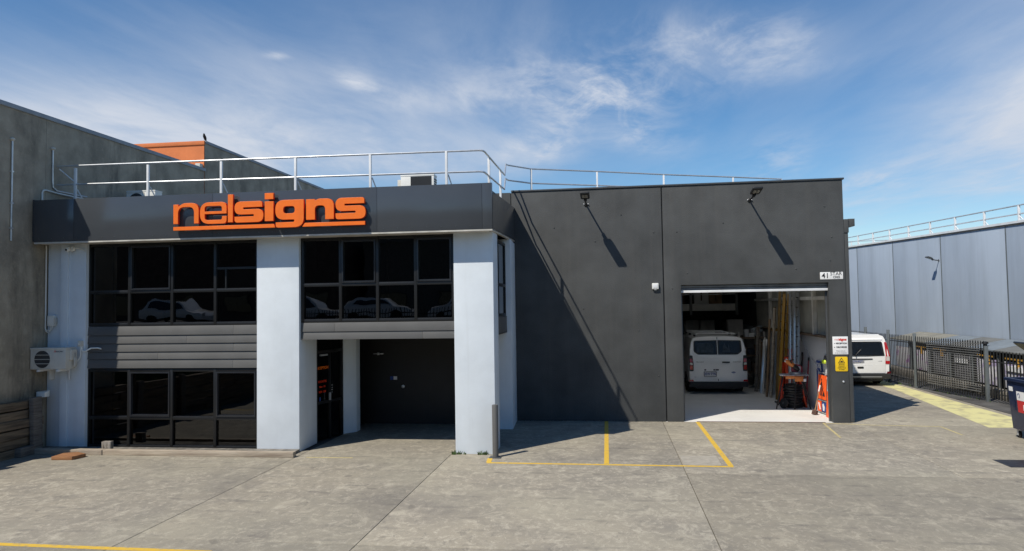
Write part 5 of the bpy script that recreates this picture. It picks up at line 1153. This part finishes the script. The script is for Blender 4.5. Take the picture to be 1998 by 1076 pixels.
for i, (y, z, l_) in enumerate(((12.7, 1.90, 'lower pale rolled banner on the rack'), (12.85, 2.05, 'upper pale rolled banner on the rack'))):
    q = thing('rolled_banner', l_, 'roll', (6.0, y, z)); B().tube([(5.85, y, z), (6.4 - .15, y + .5, z + .12)], .07, 12).build('roll', 'fabric_white', q); B().tube([(5.84, y, z), (5.845, y, z)], .03, 10).build('core', 'carton_dark', q)
t = thing('hand_trolley', 'folded black hand trolley with a small white-hubbed wheel beside the van', 'trolley', (5.75, 12.2, 0))
B().tube([(5.50, 12.3, .12), (5.52, 12.4, 1.2), (5.74, 12.4, 1.2), (5.72, 12.3, .12)], .015, 6).build('frame', 'black_plastic', t)
for x in (5.46, 5.76):
    w_ = B().lathe([(.05, -.02), (.095, -.02), (.10, 0), (.095, .02), (.05, .02)], (x, 12.25, .101), 16, 'x').build('wheel', 'tyre', t, base=False); B().lathe([(.045, -.021), (.02, -.03), (.005, -.03)], (x, 12.25, .101), 12, 'x').build('hub', 'white_plastic', w_, base=False)
B().box(5.47, 5.75, 12.05, 12.28, .02, .035).build('toe_plate', 'cap_metal', t)
# mezzanine
t = thing('mezzanine', 'pale-edged mezzanine floor with posts and guard rail above the parked van', 'mezzanine', (3.5, 18, 2.7))
B().box(-1.5, 5.78, 16.0, 16.08, 2.77, 3.02).build('edge_beam', 'steel_beam', t)
B().box(-1.5, 5.78, 15.97, 20, 3.022, 3.06).build('deck', 'cabinet_grey', t)
for x in (1.2, 3.95, 5.82): B().box(x - .05, x + .05, 15.86, 15.96, 2.6 if x > 2 else 0, 4.1).build('post', 'cap_metal', t)
for z in (3.46, 3.95): B().tube([(-1.5, 15.9, z), (5.82, 15.9, z)], .02, 8).build('guard_rail', 'galvanised', t)
for i, (a, b, h, m_, l_) in enumerate(((3.5, 3.75, .5, 'carton_dark', 'narrow dark carton at the left of the mezzanine'), (4.15, 4.75, .62, 'cabinet_grey', 'grey carton in the middle of the mezzanine'), (4.78, 5.3, .6, 'carton', 'brown carton at the right of the mezzanine'))):
    q = thing('mezzanine_carton', l_, 'box', ((a + b) / 2, 17, 3.06)); B().box(a, b, 16.4, 17.2, 3.061, 3.06 + h).build('carton', m_, q, .01); B().box((a + b) / 2 - .03, (a + b) / 2 + .03, 16.398, 17.202, 3.2, 3.061 + h).build('tape', 'carton_dark', q)
for a, b, y, h, l_ in ((3.92, 4.53, 18.0, 2.34, 'left of two tall grey cabinets behind the van'), (4.57, 5.20, 18.0, 2.33, 'right of two tall grey cabinets behind the van'), (5.62, 6.25, 17.0, 2.36, 'tall grey cabinet with an open side at the back right')):
    q = thing('tall_cabinet', l_, 'cabinet', ((a + b) / 2, y, 0)); B().box(a, b, y, y + .5, .003, h).build('carcass', 'cabinet_grey', q, .006)
    for s_ in (0, 1): 
        m0 = a + .01 + s_ * (b - a) / 2; B().box(m0, m0 + (b - a) / 2 - .015, y - .02, y - .001, .08, h - .03).build('door', 'cabinet_grey', q, .003)
# cones, barrier rolls
def cone(label, x, y, n=1, h=.75, tilt=0):
    M = Matrix.Translation((x, y, .004)) @ Matrix.Rotation(tilt, 4, 'Y')
    t = thing('traffic_cone', label, 'cone', (x, y, 0))
    B().lathe([(.155, .0), (.145, .03), (.035, h), (.028, h + .01)], (0, 0, .045), 20, 'z', M).build('cone', 'cone_orange', t)
    B().prism(rrect(-.20, .20, -.20, .20, .05), 0, .045, 'z', M).build('base', 'black_plastic', t, .008)
cone('orange traffic cone on a black base left of the saw bench', 5.74, 8.0, h=.72)
cone('orange traffic cone behind the coil of black cable', 6.10, 7.55, h=.70)
for i, (x, y, h, r_, l_) in enumerate(((6.10, 8.35, 1.62, .075, 'tallest orange barrier roll standing behind the saw'), (5.98, 8.3, 1.38, .085, 'middle orange barrier roll behind the saw'), (5.86, 8.4, 1.22, .06, 'leftmost thin orange barrier roll behind the saw'), (6.20, 8.1, 1.15, .06, 'short orange barrier roll behind the saw motor'))):
    q = thing('barrier_roll', l_, 'barrier roll', (x, y, 0)); B().lathe([(r_, 0), (r_ * 1.03, h * .3), (r_ * .97, h * .7), (r_, h)], (x, y, .004), 14).build('roll', 'cone_orange', q); B().lathe([(r_ * .55, 0), (r_ * .55, .02), (r_ * .3, .022)], (x, y, h + .005), 10).build('core', 'saw_red', q)
# saw bench and mitre saw
t = thing('saw_bench', 'folding work bench with black splayed legs under the mitre saw', 'bench', (5.85, 7.0, 0))
B().box(5.40, 6.22, 6.72, 6.86, .955, .985).box(5.46, 6.22, 7.0, 7.14, .955, .985).build('top', 'bench_grey', t, .005)
B().box(5.55, 6.05, 6.70, 6.74, .87, .95).box(5.80, 6.02, 6.66, 6.70, .80, .93).build('apron', 'saw_orange', t, .006)
B().box(5.50, 6.15, 6.865, 6.995, .93, .975).build('rail', 'saw_orange', t, .004)
for (a, b) in (((5.50, 6.80, .93), (5.28, 6.75, .004)), ((5.86, 6.78, .90), (5.74, 6.58, .004)), ((6.05, 6.80, .90), (6.22, 6.72, .004)), ((5.55, 7.08, .93), (5.50, 7.5, .004))):
    B().tube([a, b], .020, 8).build('leg', 'black_plastic', t)
B().box(6.03, 6.10, 6.62, 6.70, .80, .88).build('clamp', 'white_metal', t, .008)
t = thing('mitre_saw', 'orange and black mitre saw with tilted head on the work bench', 'saw', (5.85, 6.92, .99))
B().lathe([(.17, 0), (.17, .04), (.15, .06)], (5.88, 6.92, .987), 20).build('turntable', 'bench_grey', t)
MS = Matrix.Translation((5.82, 6.92, 1.23)) @ Matrix.Rotation(R(38), 4, 'Y')
B().tube([(-.27, 0, 0), (-.22, 0, 0), (-.05, 0, 0), (.0, 0, 0)], [.055, .065, .075, .07], 14, MS).build('motor', 'saw_orange', t)
B().tube([(.001, 0, 0), (.10, 0, .0), (.2, 0, -.01)], [.072, .085, .06], 14, MS).build('gear_case', 'black_plastic', t)
B().box(-.275, -.235, -.05, .05, -.05, .05, MS).build('end_cap', 'white_metal', t, .01)
B().lathe([(.15, -.008), (.152, .0), (.15, .008), (.02, .01)], (.16, 0, -.06), 24, 'y', MS).build('blade', 'galvanised', t)
B().lathe([(.13, -.03), (.165, -.025), (.165, .025), (.13, .03)], (.15, .0, -.03), 18, 'y', MS).build('guard', 'saw_red', t)
B().tube([(5.78, 6.88, 1.28), (5.72, 6.82, 1.40), (5.82, 6.80, 1.42)], .020, 8).build('handle', 'black_plastic', t)
B().box(5.95, 6.02, 6.88, 6.98, 1.0, 1.22, None).build('pivot', 'bench_grey', t, .01)
# coil of black cable, trolley wheel
t = thing('cable_coil', 'fat coil of black cable stacked under the work bench', 'cable coil', (5.85, 7.05, 0))
for k in range(9):
    z = .045 + k * .075; r_ = .235 + .012 * math.sin(k * 2.1)
    B().tube([(5.84 + .01 * math.sin(k * 1.7) + r_ * math.cos(a * math.pi / 12), 7.10 + r_ * math.sin(a * math.pi / 12), z + .006 * math.sin(a + k)) for a in range(25)], .040, 8, caps=False).build('turn', 'black_plastic', t)
t = thing('trolley_wheel', 'loose black wheel leaning on the cable coil', 'wheel', (5.52, 6.9, 0))
MW = Matrix.Translation((5.52, 6.86, .155)) @ Matrix.Rotation(R(18), 4, 'Y') @ Matrix.Rotation(R(25), 4, 'Z')
B().lathe([(.09, -.035), (.145, -.035), (.155, -.02), (.155, .02), (.145, .035), (.09, .035)], (0, 0, 0), 22, 'x', MW).build('tyre', 'tyre', t); B().lathe([(.085, -.03), (.03, -.036), (.005, -.036)], (0, 0, 0), 16, 'x', MW).build('hub', 'dark_grey_plastic', t)
# orange board leaning, red pole items
t = thing('barrier_board', 'orange barrier board with a white label leaning behind the cable coil', 'barrier board', (6.12, 7.3, 0))
MB_ = Matrix.Translation((6.20, 7.2, .004)) @ Matrix.Rotation(R(-12), 4, 'Y')
B().box(-.025, .025, -.16, .16, 0, .80, MB_).build('board', 'cone_orange', t, .012); B().box(-.029, -.0255, -.08, .06, .50, .66, MB_).build('label', 'sign_white', t)
for x, y, h, m_, l_ in ((6.345, 7.25, 1.45, 'saw_red', 'dark red pole leaning on the dado wall'), (6.36, 8.0, 1.55, 'black_plastic', 'black pole leaning on the dado wall')):
    q = thing('leaning_pole', l_, 'pole', (x, y, 0)); B().tube([(x - .12, y, .01), (x, y, h - .1)], .022, 8).build('shaft', m_, q); B().tube([(x, y, h - .1), (x + .005, y, h)], .027, 8).build('cap', 'black_plastic', q)
q = thing('steel_rod', 'long thin grey rod leaning diagonally along the dado wall', 'rod', (6.2, 5.9, .8)); B().tube([(6.37, 6.0, .98), (6.375, 8.2, 1.95)], .011, 6).build('rod', 'galvanised', q); B().tube([(6.375, 8.2, 1.95), (6.375, 8.28, 1.985)], .03, 8).build('collar', 'galvanised', q)
# ear muffs
t = thing('ear_muffs', 'black and lime ear muffs hanging on the white dado wall', 'ear muffs', (6.38, 5.70, 1.4))
B().tube([(6.37, 5.62, 1.45), (6.37, 5.63, 1.54), (6.37, 5.68, 1.61), (6.37, 5.74, 1.61), (6.37, 5.79, 1.54), (6.37, 5.80, 1.45)], .013, 8).build('headband', 'black_plastic', t)
for y in (5.62, 5.79): B().lathe([(.02, -.03), (.05, -.025), (.058, 0), (.045, .02)], (6.34, y, 1.44), 14, 'x').build('cup', 'hiviz', t)
B().lathe([(.012, -.05), (.012, 0)], (6.40, 5.71, 1.615), 8, 'x').build('hook', 'galvanised', t)
# roadwork sign on frame, cartons behind, mallet
t = thing('roadwork_sign', 'orange roadwork sign with a black digging figure on a steel frame by the door', 'road sign', (6.2, 5.9, 0))
MR = Matrix.Translation((6.315, 5.52, .004)) @ Matrix.Rotation(R(6), 4, 'Z') @ Matrix.Rotation(R(3.2), 4, 'Y')
for a, b in (((0, 0, 0), (0, 0, 1.12)), ((0, .62, 0), (0, .62, 1.12)), ((0, 0, 1.12), (0, .62, 1.12)), ((0, 0, .36), (0, .62, .36)), ((0, 0, .04), (0, .62, .04))): B().tube([a, b], .014, 6, MR).build('frame_bar', 'galvanised', t)
B().box(-.022, -.016, .03, .59, .40, 1.06, MR).build('panel', 'roadwork_orange', t)
def on(pts, m_, name='pictogram'): B().prism(ccw(pts), -.026, -.0225, 'x', MR).build(name, m_, t)
F = lambda u, v: (.59 - u * .56, .40 + v * .66)
on([F(.40 + .06 * math.cos(a * .6), .80 + .055 * math.sin(a * .6)) for a in range(10)], 'ink')
on([F(.30, .45), F(.40, .42), F(.50, .62), F(.48, .74), F(.38, .72)], 'ink'); on([F(.30, .45), F(.38, .45), F(.34, .30), F(.36, .14), F(.27, .14), F(.26, .30)], 'ink')
on([F(.40, .45), F(.48, .42), F(.50, .30), F(.46, .14), F(.40, .14), F(.43, .30)], 'ink'); on([F(.44, .68), F(.50, .66), F(.66, .46), F(.62, .42)], 'ink'); on([F(.26, .62), F(.30, .65), F(.70, .32), F(.67, .29)], 'ink')
on([F(.58, .14), F(.86, .14), F(.80, .26), F(.72, .33), F(.65, .28)], 'ink')
B().box(-.02, -.014, .04, .30, .08, .33, MR).build('lower_panel', 'ink_blue', t); B().box(-.02, -.014, .31, .58, .06, .34, MR).build('lower_panel', 'roadwork_orange', t)
B().prism([(.12, .1), (.20, .1), (.26, .26), (.20, .30), (.10, .2)], -.024, -.0205, 'x', MR).build('lower_mark', 'ink_white', t); B().prism([(.36, .12), (.42, .1), (.54, .28), (.48, .3)], -.024, -.0205, 'x', MR).build('lower_mark', 'ink_white', t)
t = thing('stacked_sign', 'navy sign board with white print standing behind the roadwork sign', 'sign board', (6.25, 5.6, 0))
B().box(6.365, 6.385, 6.02, 6.55, .003, 1.42).build('board', 'ink_blue', t, .003)
B().box(6.361, 6.3645, 6.05, 6.19, 1.14, 1.40).build('print', 'ink', t)
for k in range(4): B().box(6.356, 6.3605, 6.07 + k * .02, 6.12 + k * .02, 1.16 + k * .055, 1.20 + k * .055).build('print', 'ink_white', t)
letters('lettering', 'JOB', .20, (6.362, 6.37, 1.28), 'ink_white', t, (math.pi / 2, 0, -math.pi / 2))
t = thing('orange_sign_stack', 'folded orange signs stacked upright at the door jamb', 'sign board', (6.1, 4.9, 0))
for k in range(3): B().box(-.008, .008, 0, .30, 0, .68 - .06 * k, Matrix.Translation((6.25 + k * .035, 5.05 + .03 * k, .004)) @ Matrix.Rotation(R(4), 4, 'Y')).build('sign_leaf', 'roadwork_orange' if k != 1 else 'ink', t, .003)
t = thing('mallet', 'wooden-handled mallet standing head down before the roadwork sign', 'mallet', (6.05, 5.66, 0))
B().box(-.045, .045, -.07, .07, 0, .13, Matrix.Translation((6.03, 5.66, .005)) @ Matrix.Rotation(R(14), 4, 'Y') @ Matrix.Rotation(R(30), 4, 'Z')).build('head', 'rust', t, .012)
B().tube([(6.055, 5.67, .12), (6.22, 5.72, .78)], [.017, .014], 8).build('handle', 'wood_handle', t); B().tube([(6.18, 5.71, .63), (6.225, 5.725, .80)], .019, 8).build('grip', 'white_plastic', t)
# lengths of timber and channel leaning among the ladders
for x, y, x2, y2, h, w_, m_, l_ in ((5.66, 9.25, 5.95, 9.6, 2.9, .05, 'timber_light', 'pale timber length leaning left of the yellow ladders'), (5.58, 9.45, 5.82, 9.8, 2.5, .04, 'carton', 'brown timber length leaning left of the yellow ladders'),
        (5.80, 8.55, 6.14, 9.0, 3.2, .035, 'timber_orange', 'reddish timber length between the yellow and silver ladders'), (5.52, 10.9, 5.72, 11.2, 2.2, .06, 'timber_grey', 'grey plank leaning by the storage rack'),
        (5.62, 10.2, 5.80, 10.5, 1.9, .03, 'steel_beam', 'pale channel section leaning by the step ladder'), (5.98, 8.9, 6.24, 9.2, 2.4, .03, 'galvanised', 'thin silver tube leaning behind the silver ladder')):
    q = thing('leaning_timber' if 'tim' in m_ or m_ == 'carton' else 'leaning_channel', l_, 'timber' if 'tim' in m_ or m_ == 'carton' else 'channel', (x, y, 0))
    B().tube([(x, y, .004), ((x + x2) / 2 + .01, (y + y2) / 2, h / 2), (x2, y2, h)], w_, 4).build('length', m_, q); B().tube([(x2, y2, h), (x2 + .003, y2 + .003, h + .03)], w_ * .98, 4).build('end', 'carton_dark', q)
# building closing the far end of the driveway
t = thing('rear_warehouse', 'low grey warehouse closing the far end of the driveway behind the parked van', 'building', (9, 47, 0))
for i in range(8): B().box(-10 + i * 4.0 + .012, -10 + (i + 1) * 4.0 - .012, 45, 45.2, -.03, 5.2).build('wall_panel', 'brick_grey', t)
B().box(-10.1, 22.1, 44.95, 45.3, 5.2, 5.35).build('capping', 'capping_blue', t)
B().box(7.0, 11.0, 44.93, 44.99, 0, 3.4).build('roller_door', 'slat_steel', t)
